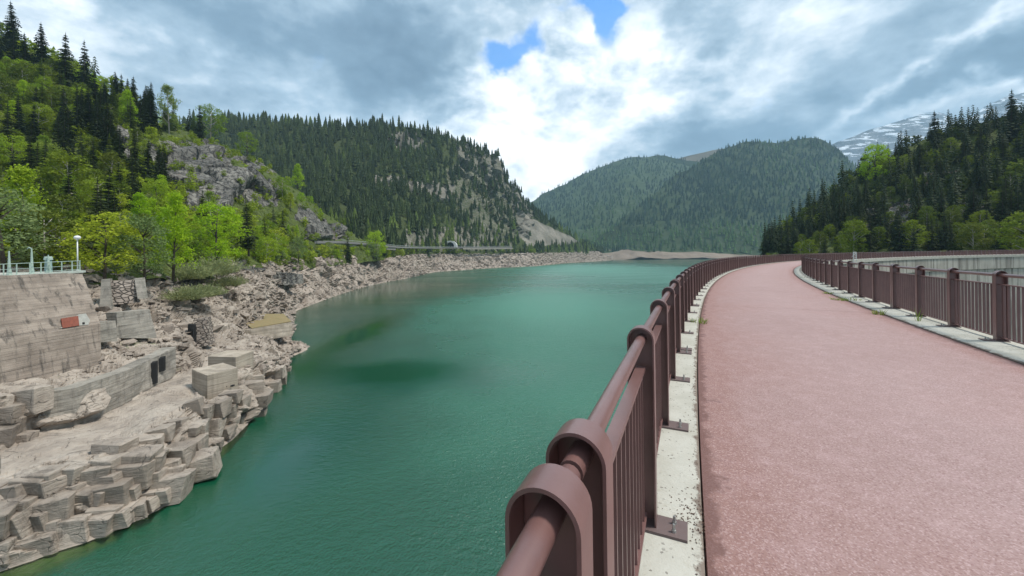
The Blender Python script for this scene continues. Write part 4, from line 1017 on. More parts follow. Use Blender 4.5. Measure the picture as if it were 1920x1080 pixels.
# larger angular blocks along the ledge, each a thing of its own
BS = []
for i in range(7):
    bm = bmesh.new()
    for x in (-.5, .5):
        for y in (-.42, .42):
            for z in (-.5, .5):
                for _ in range(2): bm.verts.new((x * random.uniform(.72, 1.1), y * random.uniform(.72, 1.1), z * random.uniform(.75, 1.05)))
    bmesh.ops.convex_hull(bm, input=bm.verts); bmesh.ops.delete(bm, geom=[v for v in bm.verts if not v.link_faces], context='VERTS')
    bmesh.ops.dissolve_limit(bm, angle_limit=.25, verts=bm.verts, edges=bm.edges)
    bmesh.ops.bevel(bm, geom=list(bm.edges), offset=.02, segments=1, affect='EDGES', clamp_overlap=True)
    me = bpy.data.meshes.new('rock_block'); bm.to_mesh(me); bm.free(); me.materials.append(M_LEDGE); BS.append(me)
def nearest(px, py):
    k = np.argmin((UA - px) ** 2 + (VA - py) ** 2 + 1e6 * (PA[..., 2] < zw - .5)); i, j = np.unravel_index(k, UA.shape); return PA[i, j]
BL = []
for px, yt, yb, nrow, w0 in ((20, 900, 1050, 3, 44), (75, 905, 1030, 3, 48), (128, 900, 1015, 3, 46), (182, 885, 1000, 3, 46), (232, 880, 975, 3, 46), (276, 860, 950, 3, 42), (312, 840, 930, 3, 36),
                              (345, 805, 900, 3, 32), (372, 775, 860, 3, 28), (404, 760, 838, 2, 26), (452, 745, 800, 2, 26), (482, 700, 765, 3, 24), (508, 692, 738, 2, 22), (528, 690, 722, 2, 18),
                              (30, 745, 840, 3, 44), (-5, 760, 850, 2, 40), (70, 748, 800, 1, 36), (412, 690, 700, 1, 24), (360, 765, 770, 1, 34), (330, 790, 800, 1, 36), (300, 808, 812, 1, 36), (255, 830, 838, 1, 40), (205, 850, 856, 1, 44)):
    for r in range(nrow):
        py = yt + (yb - yt) * (r + random.uniform(.1, .6)) / nrow; x = px + random.uniform(-8, 8)
        BL.append((x, py, w0 * random.uniform(.75, 1.15)))
for px in np.arange(-30, 535, 38):
    wl_ = np.interp(px, [r[0] for r in LED], [r[1] for r in LED]); tp_ = np.interp(px, [r[0] for r in LED], [r[3][0] for r in LED]); wd_ = np.interp(px, [0, 300, 530], [42, 32, 18])
    for py in np.arange(tp_ + 8, wl_ - 4, wd_ * 1.25): BL.append((px + random.uniform(-11, 11), py + random.uniform(-8, 8), wd_ * random.uniform(.9, 1.7)))
for x, y, wd in BL:
    p = nearest(x, y); Zd = p[1]; sz = wd / F * Zd
    o = link('rock_block', random.choice(BS)); o.location = tuple(p + np.array([0, .45 * sz * .6, -.10 * sz])); o.scale = (sz * random.uniform(.9, 1.3), sz * random.uniform(.9, 1.3), sz * random.uniform(.6, 1.2))
    o.rotation_euler = (random.gauss(0, .07), random.gauss(0, .07), .32 + random.gauss(0, .2))
    if x < 60 and y < 860: lb = 'angular brown rock block in the dark heap left of the long quarry wall'
    elif y > 870: lb = 'angular pale rock block in the cliff just above the water at lower left'
    elif x > 440: lb = 'pale rock block at the waterline right of the tall holed block'
    else: lb = 'pale rock block along the edge between the gravel terrace and the cliff'
    tag(o, lb, 'rock', 'angular rock blocks along the quarried ledge')

# ------------------------------------------------------------------ trees
def spruce_mesh(name, H=12., Wd=2.3, levels=24, per=8, mat=None, sparse=0., seed=1, bare=.06, merged=False):
    """trunk and crown of a conifer: drooping boughs carrying side twigs"""
    rs = np.random.default_rng(seed); V = []; Fc = []
    def tri(a, b, c): k = len(V); V.extend([a, b, c]); Fc.append((k, k + 1, k + 2))
    for l in range(levels):
        t = (l + rs.uniform(-.3, .3)) / levels; t = min(max(t, 0), .985); z = H * (bare + (1 - bare) * t)
        R_ = Wd * (1 - t) ** .82 * rs.uniform(.78, 1.15) + .10
        if t < .12: R_ *= .75
        npb = max(4, int(per * (1 - .45 * t)))
        ph = rs.uniform(0, 6.28)
        for b in range(npb):
            if rs.random() < sparse: continue
            a = ph + b * 6.283 / npb + rs.uniform(-.25, .25); Rb = R_ * rs.uniform(.65, 1.15); dr = rs.uniform(.18, .42) * Rb * (1 - .6 * t)
            dv = np.array([math.cos(a), math.sin(a), 0]); sd_ = np.array([-dv[1], dv[0], 0])
            seg = 4; wv = .17 * Rb + .10
            pts_ = [dv * Rb * q + np.array([0, 0, z - dr * q ** 1.4 + .10 * Rb * math.sin(q * 3.1)]) for q in np.linspace(0.02, 1, seg + 1)]
            for k in range(seg):
                p, q = pts_[k], pts_[k + 1]; ww = wv * (1.25 - .9 * (k / seg)) * rs.uniform(.8, 1.4)
                for sg in (-1, 1):
                    tip = (p + q) / 2 + sd_ * sg * ww * 1.5 + dv * ww * .7 + np.array([0, 0, -ww * rs.uniform(.2, .8)])
                    tri(p, q + dv * .04, tip)
                hang = (p + q) / 2 + np.array([0, 0, -ww * rs.uniform(.8, 1.5)]) + dv * .1
                tri(p, q, hang)
            tri(pts_[-2] + sd_ * wv * .3, pts_[-2] - sd_ * wv * .3, pts_[-1] + dv * .15 * Rb)
    tv = [(0.0, 0.0, H * 1.0)]
    # leader
    for a in (0, 2.1, 4.2): tri(np.array([.12 * math.cos(a), .12 * math.sin(a), H * .93]), np.array([.12 * math.cos(a + 2.1), .12 * math.sin(a + 2.1), H * .93]), np.array([0, 0, H * 1.03]))
    tr_ = MB(); tr_.tube([(0, 0, -1.2), (0, 0, H * .5), (0, 0, H * .95)], H * .017, 7, r2=.02)
    if merged:
        b = len(V); V2 = list(V) + tr_.v; F2 = [list(f) for f in Fc] + [[b + i for i in f] for f in tr_.f]
        return meshdata(name, V2, F2, [mat, M_BARK], False, [0] * len(Fc) + [1] * len(tr_.f))
    return (meshdata('trunk', tr_.v, tr_.f, [M_BARK], True), meshdata('crown', V, np.array(Fc), [mat], False))
def leafy_mesh(name, H=9., Wd=3.4, shape='round', nclump=70, per=34, leaf=.30, mat=None, seed=1, low=.12, merged=False, bark=None, droop=0.):
    rs = np.random.default_rng(seed); bark = bark or M_BARK
    tr_ = MB(); lean = rs.uniform(-.04, .04, 2) * H
    axis = [(0, 0, -1.0), (lean[0] * .3, lean[1] * .3, H * .35), (lean[0], lean[1], H * .88)]
    tr_.tube(axis, H * .018 + .04, 7, r2=.03)
    cen = []
    for c in range(nclump):
        t = rs.uniform(0, 1) ** .85; z = H * (low + (1 - low) * t)
        if shape == 'round': rad = Wd * math.sqrt(max(0, 1 - ((t - .42) / .62) ** 2)) if t > .1 else Wd * .6
        elif shape == 'cone': rad = Wd * (1.04 - t) ** .75
        elif shape == 'tall': rad = Wd * math.sin(min(1, t * 1.05 + .12) * 3.0) ** .6 if t < .98 else Wd * .15
        else: rad = Wd * (.4 + .6 * t) * math.sqrt(max(.05, 1 - t ** 3))
        a = rs.uniform(0, 6.283); rr_ = rad * (rs.uniform(.25, 1) ** .5) * rs.uniform(.8, 1.12)
        cen.append(np.array([rr_ * math.cos(a) + lean[0] * t, rr_ * math.sin(a) + lean[1] * t, z]))
    for p in cen[:12]:
        z0 = max(H * low * .8, p[2] - .55 * math.hypot(p[0], p[1]) - .6); tr_.tube([(lean[0] * z0 / H, lean[1] * z0 / H, z0), tuple(p)], H * .007 + .02, 5, r2=.012)
    cen = np.array(cen); n_ = nclump * per
    cr_ = rs.uniform(.55, 1.15, nclump) * Wd * .30
    ci = np.repeat(np.arange(nclump), per)
    off = rs.normal(0, 1, (n_, 3)); off /= np.linalg.norm(off, axis=1, keepdims=True); off *= (rs.random((n_, 1)) ** .45)
    P_ = cen[ci] + off * cr_[ci][:, None] * np.array([1.15, 1.15, .75])
    u = rs.normal(0, 1, (n_, 3)); u[:, 2] = u[:, 2] * .6 - droop; u /= np.linalg.norm(u, axis=1, keepdims=True)
    nn = off + rs.normal(0, .6, (n_, 3)) + np.array([0, 0, .4]); v = np.cross(nn, u); v /= np.linalg.norm(v, axis=1, keepdims=True) + 1e-9
    L = leaf * rs.uniform(.6, 1.35, (n_, 1)); Wl = L * rs.uniform(.45, .75, (n_, 1))
    q = np.stack([P_ - u * L * .5, P_ + v * Wl * .5, P_ + u * L * .5, P_ - v * Wl * .5], 1).reshape(-1, 3)
    fq = np.arange(n_ * 4).reshape(-1, 4)
    if merged:
        b = n_ * 4; V2 = np.concatenate([q, np.array(tr_.v)]); F2 = fq.tolist() + [[b + i for i in f] for f in tr_.f]
        return meshdata(name, V2, F2, [mat, bark], False, [0] * n_ + [1] * len(tr_.f))
    return (meshdata('trunk', tr_.v, tr_.f, [bark], True), meshdata('crown', q, fq, [mat], False))
def place_tree(name, meshes, loc, scale, wscale=1., label=None, cat='tree', group=None, tilt=0.):
    rz = random.uniform(0, 6.28)
    if isinstance(meshes, tuple):
        r = empty(name, tuple(loc), rz, label, cat, group); r.scale = (scale * wscale, scale * wscale, scale)
        link('trunk', meshes[0], r); link('crown', meshes[1], r)
    else:
        r = link(name, meshes); tag(r, label, cat, group); r.location = tuple(loc); r.rotation_euler = (0, 0, rz); r.scale = (scale * wscale, scale * wscale, scale)
    r.rotation_euler = (random.gauss(0, .02), random.gauss(0, .02), rz)
    return r
SP_HI = [spruce_mesh('s', 12, 2.3, 30, 9, M_SPRUCE, sd_ * .06, sd_) for sd_ in (1, 2, 3, 4)]
SP_LIGHT = [spruce_mesh('s', 12, 2.2, 28, 9, M_LARCH, .1, 21 + sd_) for sd_ in (1, 2)]
SP_MD = [spruce_mesh('spruce_tree', 12, 2.1, 15, 7, M_SPRUCE, .1, 50 + sd_, merged=True) for sd_ in range(4)]
LF_HI = [leafy_mesh('l', 9, 3.2, 'round', 75, 46, .30, M_LEAF, 1), leafy_mesh('l', 10, 2.6, 'tall', 75, 46, .28, M_LEAF, 2, .18, bark=M_BIRCH),
         leafy_mesh('l', 9.5, 3.0, 'round', 60, 52, .30, M_LEAF, 3, .25, bark=M_BIRCH), leafy_mesh('l', 8.5, 2.8, 'cone', 75, 44, .28, M_LEAF, 4)]
LF_B = [leafy_mesh('l', 10, 3.0, 'cone', 90, 46, .30, M_LEAFB, 11, .05), leafy_mesh('l', 9, 3.6, 'round', 95, 46, .30, M_LEAFB, 12, .05)]
LF_G = [leafy_mesh('l', 8, 3.0, 'round', 80, 46, .26, M_LEAFG, 13, .08)]
LF_D = [leafy_mesh('l', 9, 2.9, 'round', 85, 36, .36, M_LEAFD, 14 + k, .12, bark=M_BIRCH) for k in range(3)]
LF_MD = [leafy_mesh('broadleaf_tree', 8.5, 2.9, sh, 34, 30, .5, M_LEAF, 30 + k, .12, merged=True) for k, sh in enumerate(('round', 'tall', 'round', 'cone'))]
def surf(P_, U_, V_, px, py):
    """point of a terrain sheet whose picture position is nearest"""
    k = np.argmin((U_ - px) ** 2 + (V_ - py) ** 2); i, j = np.unravel_index(k, U_.shape); return P_[i, j].copy()
# ---- key trees, each described on its own: (px of foot, py of foot, py of top, depth or terrain, kind, width factor, label)
KEY = [
 (196, 528, 398, 56, 'L0', 1.15, 'bushy fresh green broadleaf tree just right of the lamp post, above the wall end'),
 (272, 524, 402, 60, 'G0', .95, 'grey green leafy tree between the bush by the lamp and the bright yellow green cone'),
 (325, 512, 366, 66, 'B0', .78, 'bright yellow green cone shaped tree, the most vivid by the shore'),
 (404, 496, 374, 88, 'B1', 1.05, 'wide bright green round tree above the grey bushes'),
 (466, 470, 362, 118, 'S1', .95, 'lone thin spruce with drooping boughs behind the shore trees'),
 (52, 480, 300, 62, 'L3', .75, 'tall yellow green tree near the left edge, above the green railing'),
 (8, 500, 350, 50, 'G0', 1.2, 'pale green broad leafy tree cut by the left edge behind the railing'),
 (112, 505, 395, 60, 'D0', 1.2, 'dark green leafy tree behind the platform railing, left of the lamp'),
 (480, 492, 440, 130, 'L0', 1.0, 'small round green tree at the top of the rubble, left of a similar one'),
 (520, 492, 436, 148, 'L2', .95, 'round green tree on the shore right of the lone thin spruce'),
 (560, 487, 444, 170, 'G0', .8, 'grey green round tree at the head of the rubble slope'),
 (562, 350, 304, PL, 'B0', 1.0, 'bright green triangular tree alone against the dark spruce slope'),
 (706, 482, 430, 300, 'B1', .95, 'large bright green dome shaped tree beside the lakeside road'),
 (700, 486, 456, 295, 'G0', 1.1, 'pale grey green round shrub tree in front of the green dome by the road'),
 (240, 236, 172, PL, 'B0', .9, 'yellow green tree high on the slope above the small bare rock'),
 (318, 252, 168, PL, 'L1', .8, 'tall bright green tree on the ridge above the grey cliff'),
 (398, 258, 185, PL, 'L2', 1.0, 'light green tree with pale stems on the skyline right of the cliff top'),
 (468, 282, 234, PL, 'L0', 1.0, 'yellow green round tree at the right end of the left skyline'),
 (82, 150, 36, PL, 'S0', .9, 'tall dark spruce on the left skyline, second from the edge'),
 (124, 178, 54, PL, 'S2', .9, 'dark spruce on the skyline with a broad top, middle of the left ridge group'),
 (160, 190, 74, PL, 'S3', .85, 'dark spruce on the left skyline, lowest of the tall group'),
 (30, 100, 0, PL, 'S1', 1.0, 'tallest dark spruce at the top left corner'),
 (284, 258, 158, PL, 'S0', 1.1, 'broad dark spruce standing on top of the grey cliff'),
 (135, 400, 288, PL, 'D1', 1.0, 'rounded mid green tree with a pale stem on the middle of the left slope'),
 (200, 430, 310, PL, 'S2', 1.0, 'dark spruce in the middle of the left slope among green leaves'),
 (1640, 340, 268, PR, 'B1', .9, 'bright green leafy tree on the skyline of the right hill'),
 (1750, 290, 208, PR, 'S2', 1.0, 'dark spruce at the top of the right hill, left of the tallest one'),
 (1895, 262, 166, PR, 'S0', 1.1, 'tallest dark spruce on the right hill near the picture edge'),
 (1925, 500, 398, 118, 'D2', 1.1, 'yellow green tree at the right edge just above the far railing'),
 (1600, 492, 412, PR, 'D0', .9, 'rounded green tree above the far railing at the foot of the right hill'),
]
KSET = {'S': SP_HI, 'L': LF_HI, 'B': LF_B, 'G': LF_G, 'D': LF_D}
KH = {'S': 12.2, 'L': 9.4, 'B': 9.8, 'G': 8.3, 'D': 9.2}
taken = []
for px, py, ty, Zs, kd, wf, lb in KEY:
    if isinstance(Zs, np.ndarray):
        UU, VV = (UL, VL) if Zs is PL else (UR, VR); p = surf(Zs, UU, VV, px, py)
    else: p = pt(px, py, float(Zs))
    ht = (py - ty) / F * p[1]
    nm = 'spruce_tree' if kd[0] == 'S' else 'broadleaf_tree'
    place_tree(nm, KSET[kd[0]][int(kd[1])], p, ht / KH[kd[0]], wf, lb, 'spruce' if kd[0] == 'S' else 'tree')
    taken.append(p[:2])
taken = np.array(taken)
def pick(P_, U_, V_, n_, dens, mind, prev=None, tries=8):
    pts_, u, v = sample(P_, U_, V_, n_ * tries, dens); out = []; us = []; g = {}
    allp = [] if prev is None else list(prev)
    def key(p, m): return (int(p[0] // m), int(p[1] // m))
    M_ = mind if np.isscalar(mind) else None
    for p in allp: g.setdefault(key(p, M_), []).append(p[:2])
    for i in range(len(pts_)):
        p = pts_[i]; k = key(p, M_); ok = True
        for dx in (-1, 0, 1):
            for dy in (-1, 0, 1):
                for q in g.get((k[0] + dx, k[1] + dy), ()):
                    if (p[0] - q[0]) ** 2 + (p[1] - q[1]) ** 2 < M_ * M_: ok = False; break
                if not ok: break
            if not ok: break
        if ok:
            g.setdefault(k, []).append(p[:2]); out.append(p); us.append((u[i], v[i]))
            if len(out) >= n_: break
    return np.array(out), np.array(us)
# ---- left slope
def noCliffL(u, v, a): return (~inany(u, v, CLIFFS_L)) & (v < 506)
def zoneL(u, v):
    if u < 210 and v < 260: return 'on the upper left slope'
    if v > 400 and u > 440: return 'along the shore below the retaining cliff'
    if v > 380: return 'on the lower left slope behind the shore'
    if u > 420: return 'around the streaked cliff'
    if v < 265: return 'on the skyline above the grey cliff'
    return 'on the middle of the left slope'
def sizeL(a): return 1.0
dens = lambda u, v, a: noCliffL(u, v, a) * (1 / np.maximum(a[..., 1], 40) ** .6) * np.where(inpoly(u, v, GRASSL), .12, 1.) * np.where((v < 235) & (u < 420), 1.6, 1.)
pp, uv = pick(PL, UL, VL, 900, dens, 4.0, taken)
def hides(p, u, v, h, polys, q=.6):
    hp = h * F / p[1]
    for k_ in (.35, .65, .95):
        if inany(np.array([u]), np.array([v - hp * k_]), polys)[0]: return random.random() < (q if u < 425 else .93)
    return False
dist_ = np.linalg.norm(pp - CAM, axis=1); nS = nL = 0; restL = []; restS = []
for i_ in np.argsort(dist_ + RNG.uniform(-40, 40, len(pp))):
    p = pp[i_]; u, v = uv[i_]
    z = zoneL(u, v); r = random.random(); n1 = vnoise(np.array([[p[0] / 22, p[1] / 22, 3.3]]), 5)[0]
    low = v > 380; ingr = inpoly(np.array([u]), np.array([v]), GRASSL)[0]
    fconif = .12 if (low and u > 200) else (.50 + n1 * .9 if not low else .35)
    if u > 430 and v > 300: fconif = .12
    if ingr: fconif = 0.05
    up_ = np.clip((p[1] - 70) / 130, 0, 1)
    if r < fconif:
        h = random.uniform(11, 15) + random.uniform(3, 10) * up_
        if hides(p, u, v, h, CLIFFS_L[1:]): continue
        if nS >= 125: restS.append((p, h)); continue
        nS += 1
        if random.random() < .15: place_tree('larch_tree', random.choice(SP_LIGHT), p - [0, 0, .4], h / 12.2 * .9, random.uniform(.85, 1.1), 'light green larch ' + z, 'larch', 'larches on the left slope')
        else: place_tree('spruce_tree', random.choice(SP_HI), p - [0, 0, .4], h / 12.2, random.uniform(.8, 1.1), 'dark green spruce ' + z, 'spruce', 'spruces on the left slope')
    else:
        h = random.uniform(7, 10) + random.uniform(2, 6.5) * up_
        if ingr or (u > 540 and v > 400): h *= .45
        if hides(p, u, v, h, CLIFFS_L[1:]): continue
        if nL >= 210: restL.append((p, h)); continue
        nL += 1
        s_ = LF_B if random.random() < (.25 if u > 200 else .12) else LF_HI
        if u < 270 and random.random() < .6: s_ = LF_D
        place_tree('broadleaf_tree', random.choice(s_), p - [0, 0, .3], h / 9.3, random.uniform(.85, 1.2), 'fresh green broadleaf tree ' + z, 'tree', 'broadleaf trees on the left slope')
def lowleaf(seed, n_=150, wd=.36, lf=.085):
    rs = np.random.default_rng(seed); V = []; Fc = []
    cs = rs.normal(0, 1, (11, 3)); cs /= np.linalg.norm(cs, axis=1, keepdims=True); cs = cs * np.array([wd * .6, wd * .6, .32]) + [0, 0, .55]
    for i in range(n_):
        o_ = rs.normal(0, 1, 3); o_ /= np.linalg.norm(o_); q = cs[i % 11] + o_ * rs.uniform(.5, 1) * .17
        a_ = rs.normal(0, 1, 3); b2 = rs.normal(0, 1, 3); a_ /= np.linalg.norm(a_); b2 /= np.linalg.norm(b2); k = len(V)
        V += [q - a_ * lf, q + b2 * lf, q + a_ * lf]; Fc.append((k, k + 1, k + 2))
    for j in range(3):
        k = len(V); a = j * 2.1; V += [(.015 * math.cos(a), .015 * math.sin(a), -.05), (.015 * math.cos(a + 2.1), .015 * math.sin(a + 2.1), -.05), (0, 0, .6)]; Fc.append((k, k + 1, k + 2))
    return (np.array(V), np.array(Fc))
SH_LEAF = [lowleaf(400 + k) for k in range(5)]
def lowspruce(seed):
    rs = np.random.default_rng(seed); V = []; Fc = []; L_ = 13
    for t in range(L_):
        z = .05 + .93 * t / L_; r = .17 * (1 - t / L_) ** .85 + .012; ph = rs.uniform(0, 6); nb = 7
        for j in range(nb):
            a = ph + j * 6.283 / nb + rs.uniform(-.3, .3); q = r * rs.uniform(.7, 1.25); w_ = .30
            k = len(V); V += [(0, 0, z + .045), (q * .75 * math.cos(a - w_), q * .75 * math.sin(a - w_), z - q * .25), (q * math.cos(a), q * math.sin(a), z - q * .35), (q * .75 * math.cos(a + w_), q * .75 * math.sin(a + w_), z - q * .25)]
            Fc += [(k, k + 1, k + 2), (k, k + 2, k + 3)]
    return (np.array(V), np.array(Fc))
SH_SPR = [lowspruce(500 + k) for k in range(5)]
M_WOODL = leafmat('slope wood leaves', [(.12, .17, .018), (.21, .28, .022), (.33, .41, .028), (.145, .19, .02)], .35, 'rnd')
def woodmesh(name, shapes, P_, H_, mat, wscale=1.):
    P_ = np.array(P_); H_ = np.array(H_); th_ = RNG.uniform(0, 6.28, len(P_)); w_ = RNG.uniform(.8, 1.2, len(P_)) * wscale
    RZ = np.zeros((len(P_), 3, 3)); RZ[:, 0, 0] = np.cos(th_) * w_; RZ[:, 0, 1] = -np.sin(th_) * w_; RZ[:, 1, 0] = np.sin(th_) * w_; RZ[:, 1, 1] = np.cos(th_) * w_; RZ[:, 2, 2] = 1
    rn = np.clip(RNG.random(len(P_)) * .7 + .3 * (vnoise(P_ / 30, 4) * .5 + .5), 0, 1)
    return tag(scatter_mesh(name, shapes, P_ - [0, 0, .4], H_, RZ, mat, rn), kind='stuff')
M_SPRW = leafmat('slope spruce needles', [(.022, .036, .014), (.032, .05, .017), (.045, .068, .022)], .12, 'rnd')
fl_, _ = pick(PL, UL, VL, 1500, lambda u, v, a: noCliffL(u, v, a) * np.where(inpoly(u, v, GRASSL), .25, 1.) / np.maximum(a[..., 1], 40) ** .7, 2.2, taken, 3)
restL += [(p, random.uniform(2.5, 6.5) * (.45 if p[1] > 215 else 1)) for p in fl_]
fc_, _ = pick(PL, UL, VL, 330, lambda u, v, a: inany(u, v, CLIFFS_L) * 1.0, 2.6, None, 3)
restL += [(p, random.uniform(1.5, 5.5)) for p in fc_]
woodmesh('undergrowth', SH_LEAF, [a for a, b_ in restL], [b_ for a, b_ in restL], M_WOODL, 1.25)
if restS: woodmesh('spruce_forest', SH_SPR, [a for a, b_ in restS], [b_ for a, b_ in restS], M_SPRW)
# bushes along the shore line and grey willow bushes
SHR = leafy_mesh('bush', 3.0, 2.0, 'flat', 30, 34, .30, M_LEAF, 71, .0, merged=True); SHR2 = leafy_mesh('bush', 3.0, 2.0, 'flat', 34, 34, .28, M_LEAFG, 72, .0, merged=True)
for i in range(64):
    px = 440 + (760 - 440) * (i + random.random()) / 64; tl = np.interp(px, [c[0] for c in LX], [c[1][-1][0] for c in LX]); tz = np.interp(px, [c[0] for c in LX], [zof(c[0], *c[1][-1]) for c in LX])
    Zq = tz * random.uniform(.99, 1.04); p = pt(px, tl + random.uniform(-2, 3), Zq); h = random.uniform(2.5, 6) * (1.5 if px > 600 else 1)
    place_tree('bush', SHR if random.random() < .7 else SHR2, p - [0, 0, .4], h / 3.2, random.uniform(.8, 1.2), 'low leafy green bush along the top edge of the rubble shore', 'bush', 'bushes along the top of the shore')
def willow(seed):
    rs = np.random.default_rng(seed); V = []; Fc = []
    for i in range(2600):
        a = rs.uniform(0, 6.283); r = rs.random() ** .6; th = r * 1.15; L = rs.uniform(.5, 1.) * 3.0
        d = np.array([math.sin(th) * math.cos(a), math.sin(th) * math.sin(a), math.cos(th) * .8]); q = d * L * rs.uniform(.35, 1.) * np.array([1.2, 1.2, 1])
        s_ = rs.normal(0, 1, 3); s_ -= d * (s_ @ d); s_ /= np.linalg.norm(s_); l_ = rs.uniform(.25, .5); w_ = .05
        dd_ = d + rs.normal(0, .35, 3); dd_ /= np.linalg.norm(dd_)
        k = len(V); V += [q - s_ * w_, q + s_ * w_, q + dd_ * l_]; Fc.append((k, k + 1, k + 2))
    return meshdata('willow_bush', V, np.array(Fc), [M_WILLOW], False)
M_WILLOW = leafmat('grey willow leaves', [(.26, .29, .13), (.31, .34, .16), (.28, .30, .15)], .35)
WB = [willow(1), willow(2)]
for px, py, Zq, h, lb in ((352, 528, 74, 1.25, 'grey green feathery bush, upper left of the pair above the rubble'), (400, 520, 82, 1.5, 'largest grey green feathery bush above the rubble at the shore'),
                          (428, 540, 84, 1.0, 'small feathery grey bush at the right end of the bush group'), (352, 566, 66, .95, 'low olive feathery bush nearest the cave opening'),
                          (385, 560, 70, .9, 'low feathery bush spreading over the rocks in front of the large one'), (376, 500, 92, 1.3, 'feathery pale bush tucked under the wide bright green tree')):
    o = link('willow_bush', WB[random.randrange(2)]); p = pt(px, py, float(Zq)); o.location = tuple(p); o.scale = (h * 1.5, h * 1.5, h * 1.35); o.rotation_euler[2] = random.uniform(0, 6); tag(o, lb, 'bush', 'grey willow bushes')
# ---- right hill
def zoneR(u, v):
    if v < 300: return 'near the top of the right hill'
    if u < 1560: return 'on the left shoulder of the right hill'
    if v > 430: return 'at the foot of the right hill above the far railing'
    return 'on the middle of the right hill'
pp, uv = pick(PR, UR, VR, 1150, lambda u, v, a: (~inany(u, v, CLR)) * (v < 492) * (u < 1990) / np.maximum(a[..., 1], 60) ** .5, 3.3, taken)
dist_ = np.linalg.norm(pp - CAM, axis=1); nS = nL = 0; restL = []; restS = []
for i_ in np.argsort(dist_ - (uv[:, 1] < 330) * 40 + RNG.uniform(-50, 50, len(pp))):
    p = pp[i_]; u, v = uv[i_]; z = zoneR(u, v); n1 = vnoise(np.array([[p[0] / 18, p[1] / 18, p[2] / 18]]), 8)[0]
    if random.random() < .68 + n1 * .6:
        h = random.uniform(10, 19)
        if nS >= 125: restS.append((p, h)); continue
        nS += 1; place_tree('spruce_tree', random.choice(SP_HI), p - [0, 0, .5], h / 12.2, random.uniform(.85, 1.15), 'dark spruce ' + z, 'spruce', 'spruces on the right hill')
    else:
        h = random.uniform(6, 12)
        if nL >= 60: restL.append((p, h)); continue
        nL += 1; place_tree('broadleaf_tree', random.choice(LF_D), p - [0, 0, .5], h / 9.3, random.uniform(.85, 1.2), 'olive green broadleaf tree ' + z, 'tree', 'broadleaf trees on the right hill')
M_WOODR = leafmat('right hill leaves', [(.028, .042, .010), (.045, .07, .012), (.16, .21, .02), (.035, .055, .012)], .3, 'rnd')
fl_, _ = pick(PR, UR, VR, 500, lambda u, v, a: (v < 492) * (u < 1990) * np.where(inany(u, v, CLR), .5, 1.), 3.0, None, 3)
restL += [(p, random.uniform(2.5, 6)) for p in fl_]
woodmesh('undergrowth', SH_LEAF, [a for a, b_ in restL], [b_ for a, b_ in restL], M_WOODR, 1.2)
if restS: woodmesh('spruce_forest', SH_SPR, [a for a, b_ in restS], [b_ for a, b_ in restS], M_SPRW, 1.1)
# ---- middle hill: the nearest trees one by one, the rest as one wood
def treeM(u, v, a):
    bare = inpoly(u, v, MIDC[4]) | inpoly(u, v, [(975, 400), (1085, 452), (1090, 462), (985, 466), (960, 440)])
    d_ = np.ones(u.shape) * 1.0
    d_ = np.where(inpoly(u, v, GRM), .2, d_); d_ = np.where(inany(u, v, MIDC[:2]), .22, d_); d_ = np.where(inany(u, v, [MIDC[2]]), .3, d_)
    d_ = np.where(inpoly(u, v, MIDC[3]), .5, d_); d_ = np.where(inpoly(u, v, MIDC[5]), .55, d_); d_ = np.where(bare, 0.004, d_)
    d_ = np.where(v > 476, 0, d_); d_ = np.where((v > 440) & (u < 600), 0, d_)
    return d_
SH_LO = []
for sd_ in range(6):
    rs = np.random.default_rng(200 + sd_); V = []; Fc = []; H_ = 1.0; T_ = 6
    for t in range(T_):
        zb_ = .06 + .90 * t / T_; zt_ = min(1.0, zb_ + .30); r = .175 * (1 - t / (T_ + .5)) ** .9; ns_ = 7; k = len(V); V.append((0, 0, zt_)); ph = rs.uniform(0, 6)
        for j in range(ns_ * 2):
            a = ph + j * math.pi / ns_; q = r * (rs.uniform(.9, 1.3) if j % 2 else rs.uniform(.45, .7)); V.append((q * math.cos(a), q * math.sin(a), zb_ + (0 if j % 2 else .05) + rs.uniform(-.02, .02)))
        for j in range(ns_ * 2): Fc.append((k, k + 1 + j, k + 1 + (j + 1) % (ns_ * 2)))
    SH_LO.append((np.array(V), np.array(Fc)))
pm_, uvm = pick(PM, UM, VM, 6400, treeM, 4.1, None, 5)
print('mid trees', len(pm_))
dm = np.linalg.norm(pm_ - CAM, axis=1); order = np.argsort(dm); rest = order
hs = np.clip(RNG.normal(17.5, 4., len(rest)), 8, 27) * np.clip(1.15 - (uvm[rest][:, 0] - 860) / 700 * .4, .7, 1.05)
rnd_ = np.clip(RNG.random(len(rest)) ** 2.2 * .9 + .1 * vnoise(pm_[rest] / 60, 3), 0, 1); rnd_ = np.where((uvm[rest][:, 1] > 425) & (RNG.random(len(rest)) < .3), 1., rnd_)
RZ = np.array([[[math.cos(a) * w_, -math.sin(a) * w_, 0], [math.sin(a) * w_, math.cos(a) * w_, 0], [0, 0, 1]] for a, w_ in zip(RNG.uniform(0, 6.28, len(rest)), RNG.uniform(.8, 1.55, len(rest)))])
tag(scatter_mesh('spruce_forest', SH_LO, pm_[rest] - [0, 0, .5], hs, RZ, M_FORMID, rnd_), kind='stuff')
